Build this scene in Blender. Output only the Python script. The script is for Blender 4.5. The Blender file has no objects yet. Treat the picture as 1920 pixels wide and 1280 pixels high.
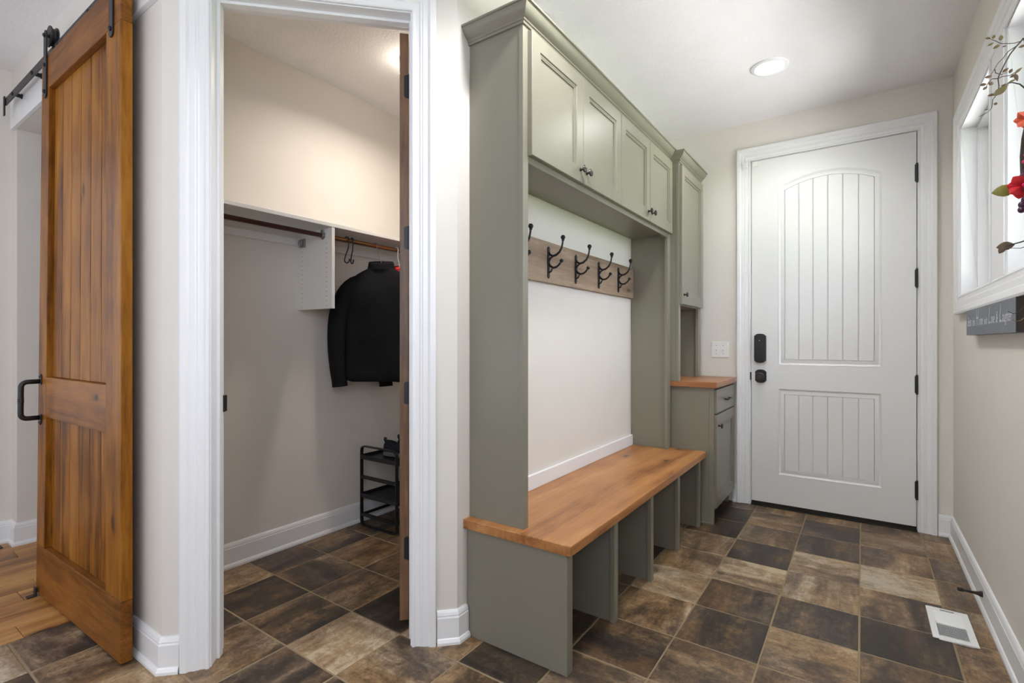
import bpy, math, random
from mathutils import Vector, Matrix

random.seed(7)
scene = bpy.context.scene
col = scene.collection
R = math.radians
S2 = math.sqrt(2.0)

# ------------------------------------------------------------------ camera
cam_d = bpy.data.cameras.new('camera')
cam_d.sensor_width = 36.0
cam_d.lens = 36.0 * 947.0 / 1920.0
cam_d.clip_start = 0.05
cam = bpy.data.objects.new('camera', cam_d)
cam.location = (0, 0, 1.157)
cam.rotation_euler = (R(90), 0, R(34.75))
col.objects.link(cam)
scene.camera = cam

# ------------------------------------------------------------------ world and large lights
world = bpy.data.worlds.new('sky')
scene.world = world
world.use_nodes = True
wbg = world.node_tree.nodes['Background']
wbg.inputs[0].default_value = (0.86, 0.95, 1.08, 1)
wbg.inputs[1].default_value = 4.7

def area(name, loc, rot, sx, sy, power, colr):
    d = bpy.data.lights.new(name, 'AREA')
    d.shape = 'RECTANGLE'
    d.size, d.size_y = sx, sy
    d.energy = power
    d.color = colr
    o = bpy.data.objects.new(name, d)
    o.location = loc
    o.rotation_euler = rot
    col.objects.link(o)
    return o
# added fill light behind the camera, tilted up to lift the ceiling
area('back_fill', (-1.8, -2.1, 1.2), (R(125), 0, 0), 4.0, 1.8, 31, (0.86, 0.95, 1.10))
# added fill light at the right wall behind the camera, windows only assumed
area('right_fill', (0.42, -0.95, 1.8), (R(90), 0, R(90)), 2.0, 1.2, 24, (0.86, 0.95, 1.10))
# added fill light at the far left, aimed across the room
area('left_fill', (-4.02, -0.9, 1.45), (R(90), 0, R(-90)), 2.2, 1.7, 10, (0.86, 0.95, 1.10))
sun_d = bpy.data.lights.new('sun', 'SUN')
sun_d.energy = 68.0
sun_d.angle = R(0.5)
sun_d.color = (0.95, 0.97, 1.0)
sun = bpy.data.objects.new('sun', sun_d)
sun.rotation_euler = Vector((0.22, 0.62, -0.75)).to_track_quat('-Z', 'Y').to_euler()
col.objects.link(sun)

scene.view_settings.view_transform = 'Standard'
scene.view_settings.look = 'None'
scene.view_settings.gamma = 1.0
scene.view_settings.use_curve_mapping = False
scene.view_settings.exposure = 0.33

# ------------------------------------------------------------------ helpers: colour and materials
def srgb(r, g, b):
    f = lambda c: ((c / 255.0) / 12.92) if c / 255.0 <= 0.04045 else (((c / 255.0) + 0.055) / 1.055) ** 2.4
    return (f(r), f(g), f(b), 1.0)

class NT:
    def __init__(self, name):
        self.m = bpy.data.materials.new(name)
        self.m.use_nodes = True
        self.t = self.m.node_tree
        self.b = self.t.nodes['Principled BSDF']
    def n(self, typ, **kw):
        nd = self.t.nodes.new(typ)
        for k, v in kw.items():
            setattr(nd, k, v)
        return nd
    def l(self, a, b):
        self.t.links.new(a, b)
    def noise(self, vec, scale, detail=3.0, rough=0.55, dist=0.0):
        nd = self.n('ShaderNodeTexNoise')
        nd.inputs['Scale'].default_value = scale
        nd.inputs['Detail'].default_value = detail
        nd.inputs['Roughness'].default_value = rough
        nd.inputs['Distortion'].default_value = dist
        if vec is not None:
            self.l(vec, nd.inputs['Vector'])
        return nd.outputs['Fac']
    def ramp(self, fac, stops, interp='LINEAR'):
        nd = self.n('ShaderNodeValToRGB')
        cr = nd.color_ramp
        cr.interpolation = interp
        while len(cr.elements) < len(stops):
            cr.elements.new(0.5)
        for e, (p, c) in zip(cr.elements, stops):
            e.position = p
            e.color = c if len(c) == 4 else (*c, 1)
        self.l(fac, nd.inputs[0])
        return nd.outputs[0]
    def mix(self, fac, a, b, mode='MIX'):
        nd = self.n('ShaderNodeMix', data_type='RGBA', blend_type=mode)
        for sock, v in ((nd.inputs[0], fac), (nd.inputs[6], a), (nd.inputs[7], b)):
            if isinstance(v, bpy.types.NodeSocket):
                self.l(v, sock)
            else:
                sock.default_value = v
        return nd.outputs[2]
    def math(self, op, a, b=0.0):
        nd = self.n('ShaderNodeMath', operation=op)
        for sock, v in ((nd.inputs[0], a), (nd.inputs[1], b)):
            if isinstance(v, bpy.types.NodeSocket):
                self.l(v, sock)
            else:
                sock.default_value = v
        return nd.outputs[0]
    def vmath(self, op, a, b):
        nd = self.n('ShaderNodeVectorMath', operation=op)
        for sock, v in ((nd.inputs[0], a), (nd.inputs[1], b)):
            if isinstance(v, bpy.types.NodeSocket):
                self.l(v, sock)
            else:
                sock.default_value = v
        return nd.outputs[0]
    def objvec(self, scale=(1, 1, 1), jitter=0.0):
        tc = self.n('ShaderNodeTexCoord')
        v = tc.outputs['Object']
        if jitter:
            oi = self.n('ShaderNodeObjectInfo')
            cx = self.n('ShaderNodeCombineXYZ')
            for i, k in enumerate((1.0, 0.618, 0.37)):
                self.l(self.math('MULTIPLY', oi.outputs['Random'], jitter * k), cx.inputs[i])
            v = self.vmath('ADD', v, cx.outputs[0])
        return self.vmath('MULTIPLY', v, scale)
    def bump(self, h, strength, dist):
        nd = self.n('ShaderNodeBump')
        nd.inputs['Strength'].default_value = strength
        nd.inputs['Distance'].default_value = dist
        self.l(h, nd.inputs['Height'])
        self.l(nd.outputs[0], self.b.inputs['Normal'])
    def rough(self, v):
        if isinstance(v, bpy.types.NodeSocket):
            self.l(v, self.b.inputs['Roughness'])
        else:
            self.b.inputs['Roughness'].default_value = v

def paint(name, c, rough=0.5, var=0.03, bump=None):
    k = NT(name)
    v = k.objvec()
    n = k.noise(v, 6.0, 4.0)
    c0 = tuple(x * (1 - var) for x in c[:3]) + (1,)
    c1 = tuple(min(1, x * (1 + var)) for x in c[:3]) + (1,)
    k.l(k.ramp(n, [(0.3, c0), (0.7, c1)]), k.b.inputs['Base Color'])
    k.rough(rough)
    if bump:
        k.bump(k.noise(v, bump[0], 3.0, 0.6), bump[1], bump[2])
    return k.m

def wood(name, stops, axis='Z', rough=0.4, knots=0.0, fine=60.0, jitter=30.0, knotc=(0.03, 0.015, 0.008), streak=1.0, kscale=7.0, plane='XZ'):
    k = NT(name)
    along = {'X': 0, 'Y': 1, 'Z': 2}[axis]
    sc = [1.0, 1.0, 1.0]; sc[along] = 0.09
    base = k.objvec((1, 1, 1), jitter)
    v = k.vmath('MULTIPLY', base, tuple(sc))
    warp = k.noise(v, 5.0 * streak, 2.0, 0.5, 1.2)
    fineN = k.noise(v, fine, 4.0, 0.65, 0.3)
    blotch = k.noise(base, 4.0, 3.0, 0.6)
    f = k.math('ADD', k.math('MULTIPLY', warp, 0.50), k.math('MULTIPLY', fineN, 0.36))
    f = k.math('ADD', f, k.math('MULTIPLY', blotch, 0.22))
    f = k.math('ADD', k.math('MULTIPLY', k.math('SUBTRACT', f, 0.535), 2.9), 0.5)
    oi = k.n('ShaderNodeObjectInfo')
    f = k.math('ADD', f, k.math('MULTIPLY', k.math('SUBTRACT', oi.outputs['Random'], 0.5), 0.16))
    c = k.ramp(f, stops)
    if knots > 0:
        sx = k.n('ShaderNodeSeparateXYZ')
        k.l(base, sx.inputs[0])
        cx = k.n('ShaderNodeCombineXYZ')
        for q, ax in enumerate(plane):
            k.l(k.math('MULTIPLY', sx.outputs['XYZ'.index(ax)], 0.45 if ax == axis else 1.0), cx.inputs[q])
        wv = k.n('ShaderNodeTexNoise')
        wv.inputs['Scale'].default_value = 25.0
        k.l(base, wv.inputs['Vector'])
        kv = k.vmath('ADD', cx.outputs[0], k.vmath('MULTIPLY', wv.outputs['Color'], (0.022, 0.022, 0.0)))
        vo = k.n('ShaderNodeTexVoronoi', voronoi_dimensions='2D')
        vo.inputs['Scale'].default_value = kscale
        k.l(kv, vo.inputs['Vector'])
        kn = k.ramp(vo.outputs['Distance'], [(0.03, (1, 1, 1)), (0.062, (0.6, 0.6, 0.6)), (0.095, (0.16, 0.16, 0.16)), (0.20, (0, 0, 0))])
        sel = k.n('ShaderNodeSeparateColor')
        k.l(vo.outputs['Color'], sel.inputs[0])
        pick = k.math('LESS_THAN', sel.outputs[0], knots)
        fk = k.math('MULTIPLY', kn, k.math('MULTIPLY', pick, 0.85))
        c = k.mix(fk, c, (*knotc, 1))
    k.l(c, k.b.inputs['Base Color'])
    k.rough(k.math('ADD', k.math('MULTIPLY', fineN, 0.18), rough - 0.09))
    k.bump(fineN, 0.12, 0.002)
    return k.m

M = {}
M['wall'] = paint('warm_greige_wall_paint', srgb(227, 222, 214), 0.6, 0.012, (260.0, 0.08, 0.002))
M['ceiling'] = paint('orange_peel_ceiling_paint', srgb(242, 240, 241), 0.7, 0.015, (75.0, 0.55, 0.006))
M['trim'] = paint('white_trim_enamel', srgb(238, 238, 239), 0.32, 0.01)
M['doorwhite'] = paint('white_door_enamel', srgb(232, 231, 230), 0.35, 0.01)
M['sage'] = paint('sage_grey_cabinet_paint', srgb(131, 127, 113), 0.34, 0.02)
M['melamine'] = paint('white_melamine', srgb(232, 231, 229), 0.4, 0.01)
M['plastic'] = paint('white_plastic', srgb(238, 238, 236), 0.35, 0.01)
M['barn'] = wood('stained_knotty_barn_wood', [(0.02, srgb(58, 32, 7)), (0.34, srgb(112, 66, 16)), (0.6, srgb(146, 92, 26)), (0.95, srgb(170, 116, 42))], 'Z', 0.42, 0.28, kscale=5.5)
for _k in ('barn',):
    M[_k].node_tree.nodes['Principled BSDF'].inputs['Specular IOR Level'].default_value = 0.18
M['barnx'] = wood('stained_knotty_barn_wood_rail', [(0.02, srgb(60, 34, 10)), (0.34, srgb(110, 66, 22)), (0.6, srgb(138, 86, 32)), (0.95, srgb(160, 106, 46))], 'X', 0.42, 0.28, kscale=5.0)
M['barnx'].node_tree.nodes['Principled BSDF'].inputs['Specular IOR Level'].default_value = 0.18
M['bench'] = wood('honey_stained_bench_wood', [(0.05, srgb(126, 76, 38)), (0.36, srgb(166, 110, 62)), (0.62, srgb(182, 126, 74)), (0.95, srgb(196, 146, 92))], 'Y', 0.36, 0.30, kscale=5.0, plane='XY')
M['counter'] = wood('honey_stained_counter_wood', [(0.1, srgb(138, 86, 50)), (0.5, srgb(166, 110, 68)), (0.9, srgb(184, 130, 84))], 'X', 0.32, 0.08, plane='XY')
M['rackwood'] = wood('weathered_brown_board', [(0.08, srgb(96, 76, 60)), (0.38, srgb(134, 112, 92)), (0.62, srgb(152, 130, 108)), (0.92, srgb(172, 150, 126))], 'Y', 0.55, 0.3, kscale=6.0, plane='YZ')
M['closetdoor'] = wood('brown_stained_door_wood', [(0.1, srgb(70, 48, 34)), (0.5, srgb(112, 82, 58)), (0.9, srgb(138, 104, 74))], 'Z', 0.4, 0.1)
M['plank'] = wood('golden_oak_floor_plank', [(0.03, srgb(96, 58, 24)), (0.34, srgb(154, 102, 48)), (0.6, srgb(182, 130, 68)), (0.95, srgb(200, 154, 92))], 'Y', 0.4, 0.15, kscale=4.0, plane='XY')
M['black'] = paint('black_iron', (0.012, 0.012, 0.014, 1), 0.42, 0.1)
M['rubber'] = paint('black_rubber', (0.012, 0.011, 0.011, 1), 0.75, 0.1)
M['bronze'] = paint('oil_rubbed_bronze', (0.028, 0.02, 0.018, 1), 0.35, 0.2)
M['steel'] = paint('dull_steel', srgb(170, 170, 172), 0.3, 0.05)
M['steel'].node_tree.nodes['Principled BSDF'].inputs['Metallic'].default_value = 1.0
M['rodbrown'] = paint('dark_bronze_rod', srgb(66, 38, 30), 0.3, 0.1)
M['rodcopper'] = paint('copper_bronze_rod', srgb(150, 108, 72), 0.28, 0.1)
M['rodcopper'].node_tree.nodes['Principled BSDF'].inputs['Metallic'].default_value = 0.8
M['slate'] = paint('grey_chalk_paint', srgb(112, 116, 124), 0.6, 0.12)
M['slateend'] = paint('dark_stained_wood_end', srgb(44, 34, 32), 0.55, 0.2)
M['chalk'] = paint('pale_lettering', srgb(196, 200, 206), 0.6, 0.02)
M['blackcloth'] = paint('black_knit_cloth', (0.011, 0.011, 0.0125, 1), 0.85, 0.25, (420.0, 0.3, 0.002))
M['blackcloth'].node_tree.nodes['Principled BSDF'].inputs['Specular IOR Level'].default_value = 0.12
M['redcloth'] = paint('red_cloth', srgb(205, 42, 40), 0.8, 0.1)
M['navycloth'] = paint('navy_shoe_mesh', srgb(22, 27, 40), 0.8, 0.3, (500.0, 0.3, 0.001))
M['sole'] = paint('grey_shoe_sole', srgb(120, 120, 122), 0.7, 0.1)
M['darksole'] = paint('dark_shoe_sole', srgb(38, 36, 38), 0.7, 0.1)
M['twig'] = paint('dark_twig_bark', srgb(52, 44, 38), 0.7, 0.25)
M['leafolive'] = paint('olive_brown_leaf', srgb(104, 92, 54), 0.6, 0.3)
M['leafbrown'] = paint('brown_leaf', srgb(92, 72, 52), 0.6, 0.3)
M['leafgreen'] = paint('red_edged_green_leaf', srgb(122, 120, 44), 0.55, 0.35)
M['petalred'] = paint('scarlet_silk_petal', srgb(206, 26, 40), 0.6, 0.3)
M['petalcoral'] = paint('coral_silk_petal', srgb(208, 92, 66), 0.6, 0.25)
M['berrypurple'] = paint('purple_berry', srgb(70, 30, 62), 0.3, 0.25)
M['berrypink'] = paint('pink_berry', srgb(196, 40, 96), 0.35, 0.25)
M['grout'] = paint('sand_grout', srgb(150, 132, 104), 0.9, 0.1, (300.0, 0.3, 0.002))
M['subfloor'] = paint('oak_toned_floor', srgb(170, 122, 72), 0.5, 0.1)
M['lawn'] = paint('mown_lawn', srgb(112, 132, 78), 0.9, 0.25)
M['bounce_slab'] = paint('pale_bounce_slab', srgb(205, 203, 198), 0.85, 0.05)
M['darkgap'] = paint('weatherstrip_and_shade_black', (0.01, 0.009, 0.008, 1), 0.7, 0.1)  # black of seals and threshold, also painted shade in the floor vent

def glass():
    k = NT('window_glass')
    tr_ = k.n('ShaderNodeBsdfTransparent')
    gl_ = k.n('ShaderNodeBsdfGlossy')
    gl_.inputs['Roughness'].default_value = 0.02
    fr_ = k.n('ShaderNodeFresnel')
    fr_.inputs['IOR'].default_value = 1.3
    mx_ = k.n('ShaderNodeMixShader')
    k.l(fr_.outputs[0], mx_.inputs[0])
    k.l(tr_.outputs[0], mx_.inputs[1])
    k.l(gl_.outputs[0], mx_.inputs[2])
    k.l(mx_.outputs[0], k.t.nodes['Material Output'].inputs['Surface'])
    return k.m
M['glass'] = glass()

def emit(name, c, s):
    k = NT(name)
    k.b.inputs['Base Color'].default_value = c
    k.b.inputs['Emission Color'].default_value = c
    k.b.inputs['Emission Strength'].default_value = s
    return k.m
M['lens'] = emit('lit_lamp_lens', (1, 0.97, 0.92, 1), 9.0)
M['globe'] = emit('lit_closet_globe', (1, 0.9, 0.76, 1), 8.0)

def tile_mat():
    k = NT('slate_look_porcelain_tile')
    oi = k.n('ShaderNodeObjectInfo')
    tone = k.n('ShaderNodeSeparateColor')
    k.l(oi.outputs['Color'], tone.inputs[0])
    v = k.objvec((1, 1, 1), 60.0)
    vs = k.vmath('MULTIPLY', v, (1.0, 0.32, 1.0))
    big = k.noise(vs, 5.5, 5.0, 0.6, 0.8)
    mid = k.noise(v, 15.0, 8.0, 0.74, 0.7)
    fine = k.noise(v, 70.0, 8.0, 0.8, 0.4)
    scr = k.noise(k.vmath('MULTIPLY', v, (1.0, 0.13, 1.0)), 42.0, 6.0, 0.7, 0.6)
    f = k.math('ADD', tone.outputs[0], k.math('MULTIPLY', k.math('SUBTRACT', big, 0.5), 1.7))
    f = k.math('ADD', f, k.math('MULTIPLY', k.math('SUBTRACT', mid, 0.5), 1.15))
    f = k.math('ADD', f, k.math('MULTIPLY', k.math('SUBTRACT', fine, 0.5), 0.75))
    f = k.math('ADD', f, k.math('MULTIPLY', k.math('SUBTRACT', scr, 0.5), 0.55))
    f = k.math('ADD', f, 0.05)
    warm = k.ramp(f, [(0.0, srgb(46, 37, 29)), (0.2, srgb(68, 54, 41)), (0.42, srgb(104, 80, 54)), (0.62, srgb(142, 112, 78)), (0.82, srgb(172, 143, 106)), (1.0, srgb(198, 178, 148))])
    cool = k.ramp(f, [(0.0, srgb(44, 37, 33)), (0.25, srgb(70, 59, 50)), (0.5, srgb(108, 90, 73)), (0.75, srgb(152, 133, 109)), (1.0, srgb(192, 179, 158))])
    c = k.mix(k.ramp(k.noise(vs, 4.0, 3.0, 0.5), [(0.38, (0, 0, 0)), (0.62, (1, 1, 1))]), warm, cool)
    rust = k.ramp(k.noise(vs, 7.0, 4.0, 0.6, 1.0), [(0.6, (0, 0, 0)), (0.75, (0.45, 0.45, 0.45))])
    c = k.mix(rust, c, srgb(112, 74, 44))
    k.l(c, k.b.inputs['Base Color'])
    k.rough(k.math('ADD', k.math('MULTIPLY', mid, 0.25), 0.30))
    k.bump(k.math('ADD', fine, k.math('MULTIPLY', mid, 0.8)), 0.28, 0.004)
    return k.m
M['tile'] = tile_mat()

# ------------------------------------------------------------------ helpers: mesh building
class MB:
    def __init__(self):
        self.v = []
        self.f = []
    def add(self, vs, fs):
        o = len(self.v)
        self.v += [Vector(p) for p in vs]
        self.f += [tuple(i + o for i in f) for f in fs]
        return self
    def box(self, x0, x1, y0, y1, z0, z1):
        return self.add([(x0, y0, z0), (x1, y0, z0), (x1, y1, z0), (x0, y1, z0), (x0, y0, z1), (x1, y0, z1), (x1, y1, z1), (x0, y1, z1)],
                        [(0, 3, 2, 1), (4, 5, 6, 7), (0, 1, 5, 4), (1, 2, 6, 5), (2, 3, 7, 6), (3, 0, 4, 7)])
    def obox(self, O, A, B, C, a0, a1, b0, b1, c0, c1):
        O, A, B, C = Vector(O), Vector(A), Vector(B), Vector(C)
        P = lambda a, b, c: O + A * a + B * b + C * c
        return self.add([P(a0, b0, c0), P(a1, b0, c0), P(a1, b1, c0), P(a0, b1, c0), P(a0, b0, c1), P(a1, b0, c1), P(a1, b1, c1), P(a0, b1, c1)],
                        [(0, 3, 2, 1), (4, 5, 6, 7), (0, 1, 5, 4), (1, 2, 6, 5), (2, 3, 7, 6), (3, 0, 4, 7)])
    def prism(self, pts, O, A, B, C, c0, c1):
        """polygon (a,b) extruded along C"""
        O, A, B, C = Vector(O), Vector(A), Vector(B), Vector(C)
        n = len(pts)
        vs = [O + A * a + B * b + C * c0 for a, b in pts] + [O + A * a + B * b + C * c1 for a, b in pts]
        fs = [tuple(reversed(range(n))), tuple(range(n, 2 * n))]
        fs += [(i, (i + 1) % n, n + (i + 1) % n, n + i) for i in range(n)]
        return self.add(vs, fs)
    def rings(self, loops, cap_last=True, cap_first=False, closed=True):
        o = len(self.v)
        n = len(loops[0])
        for lp in loops:
            self.v += [Vector(p) for p in lp]
        for j in range(len(loops) - 1):
            for i in range(n if closed else n - 1):
                a, b = o + j * n + i, o + j * n + (i + 1) % n
                self.f.append((a, b, b + n, a + n))
        if cap_last:
            self.f.append(tuple(o + (len(loops) - 1) * n + i for i in range(n)))
        if cap_first:
            self.f.append(tuple(reversed([o + i for i in range(n)])))
        return self
    def tube(self, pts, rad, seg=10, cap=True):
        pts = [Vector(p) for p in pts]
        n = len(pts)
        if not isinstance(rad, (list, tuple)):
            rad = [rad] * n
        loops = []
        up = None
        for i in range(n):
            d = (pts[min(i + 1, n - 1)] - pts[max(i - 1, 0)]).normalized()
            if up is None:
                up = Vector((0, 0, 1)) if abs(d.z) < 0.9 else Vector((1, 0, 0))
            s = d.cross(up).normalized()
            up = s.cross(d).normalized()
            loops.append([pts[i] + (s * math.cos(2 * math.pi * k / seg) + up * math.sin(2 * math.pi * k / seg)) * rad[i] for k in range(seg)])
        return self.rings(loops, cap, cap)
    def strip(self, pts, wdir, w, tdir_out, t):
        """flat bar following pts; wdir fixed width direction; thickness towards the path normal"""
        pts = [Vector(p) for p in pts]
        wdir = Vector(wdir).normalized()
        n = len(pts)
        loops = []
        for i in range(n):
            d = (pts[min(i + 1, n - 1)] - pts[max(i - 1, 0)]).normalized()
            nn = d.cross(wdir).normalized()
            p = pts[i]
            loops.append([p - wdir * w / 2 - nn * t / 2, p + wdir * w / 2 - nn * t / 2, p + wdir * w / 2 + nn * t / 2, p - wdir * w / 2 + nn * t / 2])
        return self.rings(loops, True, True)
    def lathe(self, prof, O, axis, seg=16):
        """prof: (r, h) along axis"""
        axis = Vector(axis).normalized()
        a = Vector((0, 0, 1)) if abs(axis.z) < 0.9 else Vector((1, 0, 0))
        s = axis.cross(a).normalized()
        t = axis.cross(s).normalized()
        O = Vector(O)
        loops = [[O + axis * h + (s * math.cos(2 * math.pi * k / seg) + t * math.sin(2 * math.pi * k / seg)) * max(r, 1e-5) for k in range(seg)] for r, h in prof]
        return self.rings(loops, True, True)
    def sphere(self, c, r, seg=12, rg=8, sc=(1, 1, 1)):
        c = Vector(c)
        loops = []
        for j in range(rg + 1):
            th = math.pi * j / rg
            loops.append([c + Vector((math.sin(th) * math.cos(2 * math.pi * k / seg) * r * sc[0] + 1e-7 * k, math.sin(th) * math.sin(2 * math.pi * k / seg) * r * sc[1], -math.cos(th) * r * sc[2])) for k in range(seg)])
        return self.rings(loops, True, True)
    def sweep(self, path, prof, O, A, B, C, side=1, closed=False):
        """path of (a,b) points in the plane O,A,B; profile (u outward in plane, v along C); mitred"""
        O, A, B, C = Vector(O), Vector(A), Vector(B), Vector(C)
        P = [Vector((a, b)) for a, b in path]
        n = len(P)
        offs = []
        for i in range(n):
            dirs = []
            if closed or i > 0:
                dirs.append((P[i] - P[i - 1]).normalized())
            if closed or i < n - 1:
                dirs.append((P[(i + 1) % n] - P[i]).normalized())
            ns = [Vector((d.y, -d.x)) * side for d in dirs]
            if len(ns) == 1:
                offs.append(ns[0])
            else:
                m = (ns[0] + ns[1])
                m = m / m.length
                offs.append(m / max(0.2, m.dot(ns[0])))
        loops = []
        for i in range(n):
            loops.append([O + A * (P[i].x + offs[i].x * u) + B * (P[i].y + offs[i].y * u) + C * v for u, v in prof])
        if closed:
            loops.append(loops[0])
        return self.rings(loops, not closed, not closed)
    def build(self, name, mat, parent=None, loc=None, smooth=False, bevel=0.0, seg=2, label=None, kind=None, wn=False):
        me = bpy.data.meshes.new(name)
        base = Vector(loc) if loc is not None else (Vector(parent['base']) if parent is not None and 'base' in parent else Vector((0, 0, 0)))
        me.from_pydata([tuple(p - base) for p in self.v], [], self.f)
        import bmesh
        bm = bmesh.new()
        bm.from_mesh(me)
        bmesh.ops.remove_doubles(bm, verts=bm.verts, dist=1e-6)
        bmesh.ops.recalc_face_normals(bm, faces=bm.faces)
        bm.to_mesh(me)
        bm.free()
        me.materials.append(mat if not isinstance(mat, str) else M[mat])
        o = bpy.data.objects.new(name, me)
        col.objects.link(o)
        if loc is not None:
            o.location = base
            if parent is None:
                o['base'] = tuple(base)
        if parent is not None:
            o.parent = parent
            o['base'] = tuple(base)
        if smooth:
            for p in me.polygons:
                p.use_smooth = True
        if smooth == 'auto':
            try:
                me.set_sharp_from_angle(angle=R(38))
            except Exception:
                pass
        if bevel:
            b = o.modifiers.new('bevel', 'BEVEL')
            b.width = bevel
            b.segments = seg
            b.limit_method = 'ANGLE'
            b.angle_limit = R(40)
        if label:
            o['label'] = label
        if kind:
            o['kind'] = kind
        return o

def tag(o, label, cat, group=None, kind=None):
    o['label'] = label
    o['category'] = cat
    if group:
        o['group'] = group
    if kind:
        o['kind'] = kind
    return o

def thing(name, loc, label, cat, group=None, kind=None):
    o = bpy.data.objects.new(name, None)
    o.empty_display_size = 0.1
    o.location = loc
    o['base'] = tuple(loc)
    col.objects.link(o)
    return tag(o, label, cat, group, kind)

def struct(o, label, cat):
    return tag(o, label, cat, None, 'structure')

def rounded(points, r, seg=6):
    """round the corners of a polyline"""
    pts = [Vector(p) for p in points]
    out = [pts[0]]
    for i in range(1, len(pts) - 1):
        a, b, c = pts[i - 1], pts[i], pts[i + 1]
        d1, d2 = (a - b), (c - b)
        rr = min(r, d1.length * 0.49, d2.length * 0.49)
        p1, p2 = b + d1.normalized() * rr, b + d2.normalized() * rr
        for k in range(seg + 1):
            t = k / seg
            out.append(p1 * (1 - t) ** 2 + b * 2 * t * (1 - t) + p2 * t ** 2)
    out.append(pts[-1])
    return out

def wall(name, O, A, N, s0, s1, z0, z1, th, holes, mat, label, cat='wall'):
    """wall in the plane O + s*A, z up, front normal N, thickness behind"""
    O, A, N = Vector(O), Vector(A), Vector(N)
    mb = MB()
    ss = sorted({s0, s1, *[h[0] for h in holes], *[h[1] for h in holes]})
    zs = sorted({z0, z1, *[h[2] for h in holes], *[h[3] for h in holes]})
    for i in range(len(ss) - 1):
        for j in range(len(zs) - 1):
            cs, cz = (ss[i] + ss[i + 1]) / 2, (zs[j] + zs[j + 1]) / 2
            if any(h[0] < cs < h[1] and h[2] < cz < h[3] for h in holes):
                continue
            mb.obox(O, A, Vector((0, 0, 1)), -N, ss[i], ss[i + 1], zs[j], zs[j + 1], 0, th)
    o = mb.build(name, mat)
    return struct(o, label, cat)

X3, Y3, Z3 = Vector((1, 0, 0)), Vector((0, 1, 0)), Vector((0, 0, 1))
A45 = Vector((1, 1, 0)) / S2           # along the angled wall
N45 = Vector((1, -1, 0)) / S2          # out of the angled wall, towards the hall
O45 = Vector((-1.385, 1.385, 0))       # s = 0 on the angled wall face

CEIL = 2.72
XR, YE, XB, YW, XL, XC = 0.441, 3.935, -1.287, 0.755, -4.06, -2.665
Z = 0.0

# ------------------------------------------------------------------ setting: ground, floors, ceiling, walls
lawn = MB().box(-30, 30, -30, 30, -0.32, -0.3).build('lawn', 'lawn')
tag(lawn, 'green mown lawn outside the house', 'lawn', kind='structure')

bounce_slab = MB().box(0.6, 6.2, -8, 10, -0.3, -0.2).build('bounce_slab', 'bounce_slab')  # unseen pale ground added to bounce neutral light through the windows
tag(bounce_slab, 'pale slab added outside the right windows to bounce light in', 'bounce_slab', kind='structure')
base = MB().box(-2.692, 0.44, -1.31, 3.95, -0.06, -0.0018).build('floor', 'grout')
struct(base, 'slate look tile floor of the mudroom and closet', 'floor')
sub = MB().box(-4.2, 0.58, -6.0, -1.31, -0.06, -0.001).box(-4.2, -2.692, -1.31, 2.4, -0.06, -0.016).build('floor_wood', 'subfloor')
struct(sub, 'golden oak plank floor left of the tile', 'floor')

ceil = MB().box(-4.2, 0.6, -2.2, 4.08, CEIL, CEIL + 0.1).build('ceiling', 'ceiling')
struct(ceil, 'white orange peel textured ceiling', 'ceiling')

W1, W2 = (2.80, 3.60, 1.40, 2.30), (1.74, 2.54, 1.40, 2.30)
wall('wall_right', (XR, 0, 0), Y3, -X3, -2.2, 4.07, 0, CEIL, 0.14, [W1, W2], 'wall', 'greige right wall with the windows')
wall('wall_entry', (0, YE, 0), X3, -Y3, -1.41, XR, 0, CEIL, 0.135, [(-0.668, 0.290, 0, 2.452)], 'wall', 'greige end wall around the white entry door')
wall('wall_bench', (XB, 0, 0), Y3, X3, 1.483, YE, 0, CEIL, 0.115, [], 'wall', 'greige wall behind the bench and lockers')
wall('wall_angled', O45, A45, N45, -0.891, 0.139, 0, CEIL, 0.115, [(-0.748, -0.023, 0, 2.42)], 'wall', 'narrow angled wall around the closet doorway')
wall('wall_barn', (0, YW, 0), X3, -Y3, -4.2, -2.015, 0, CEIL, 0.115, [(-3.95, -3.02, 0, 2.37)], 'wall', 'greige wall behind the sliding barn door')
wall('wall_left', (XL, 0, 0), Y3, X3, -2.2, YW, 0, CEIL, 0.14, [], 'wall', 'greige wall at the far left edge')
wall('wall_passage', (-3.95, 0, 0), Y3, X3, YW + 0.115, 2.3, 0, CEIL, 0.12, [], 'wall', 'pale passage wall seen left of the barn door')
wall('wall_passage_end', (0, 2.3, 0), X3, -Y3, -4.07, -2.78, 0, CEIL, 0.1, [], 'wall', 'end wall of the passage behind the barn door')
wall('wall_closet', (XC, 0, 0), Y3, X3, YW + 0.115, 2.86, 0, CEIL, 0.115, [], 'wall', 'closet wall carrying the shelf and rods')
wall('wall_closet_end', (0, 2.75, 0), X3, -Y3, XC, -1.402, 0, CEIL, 0.11, [], 'wall', 'far end wall inside the closet')

wall('wall_back_light_block', (0, -2.2, 0), X3, Y3, -4.2, 0.58, 0, CEIL, 0.1, [], 'wall', 'added wall behind the camera blocking outside light')  # unseen wall added to shut out sky and sun from behind

# floor tiles ---------------------------------------------------------------
PX, PY, GX, GY = 0.2985, 0.300, -0.010, 0.490
tone = {}
def T(ci, ri, v):
    tone[(ci, ri)] = v
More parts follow.
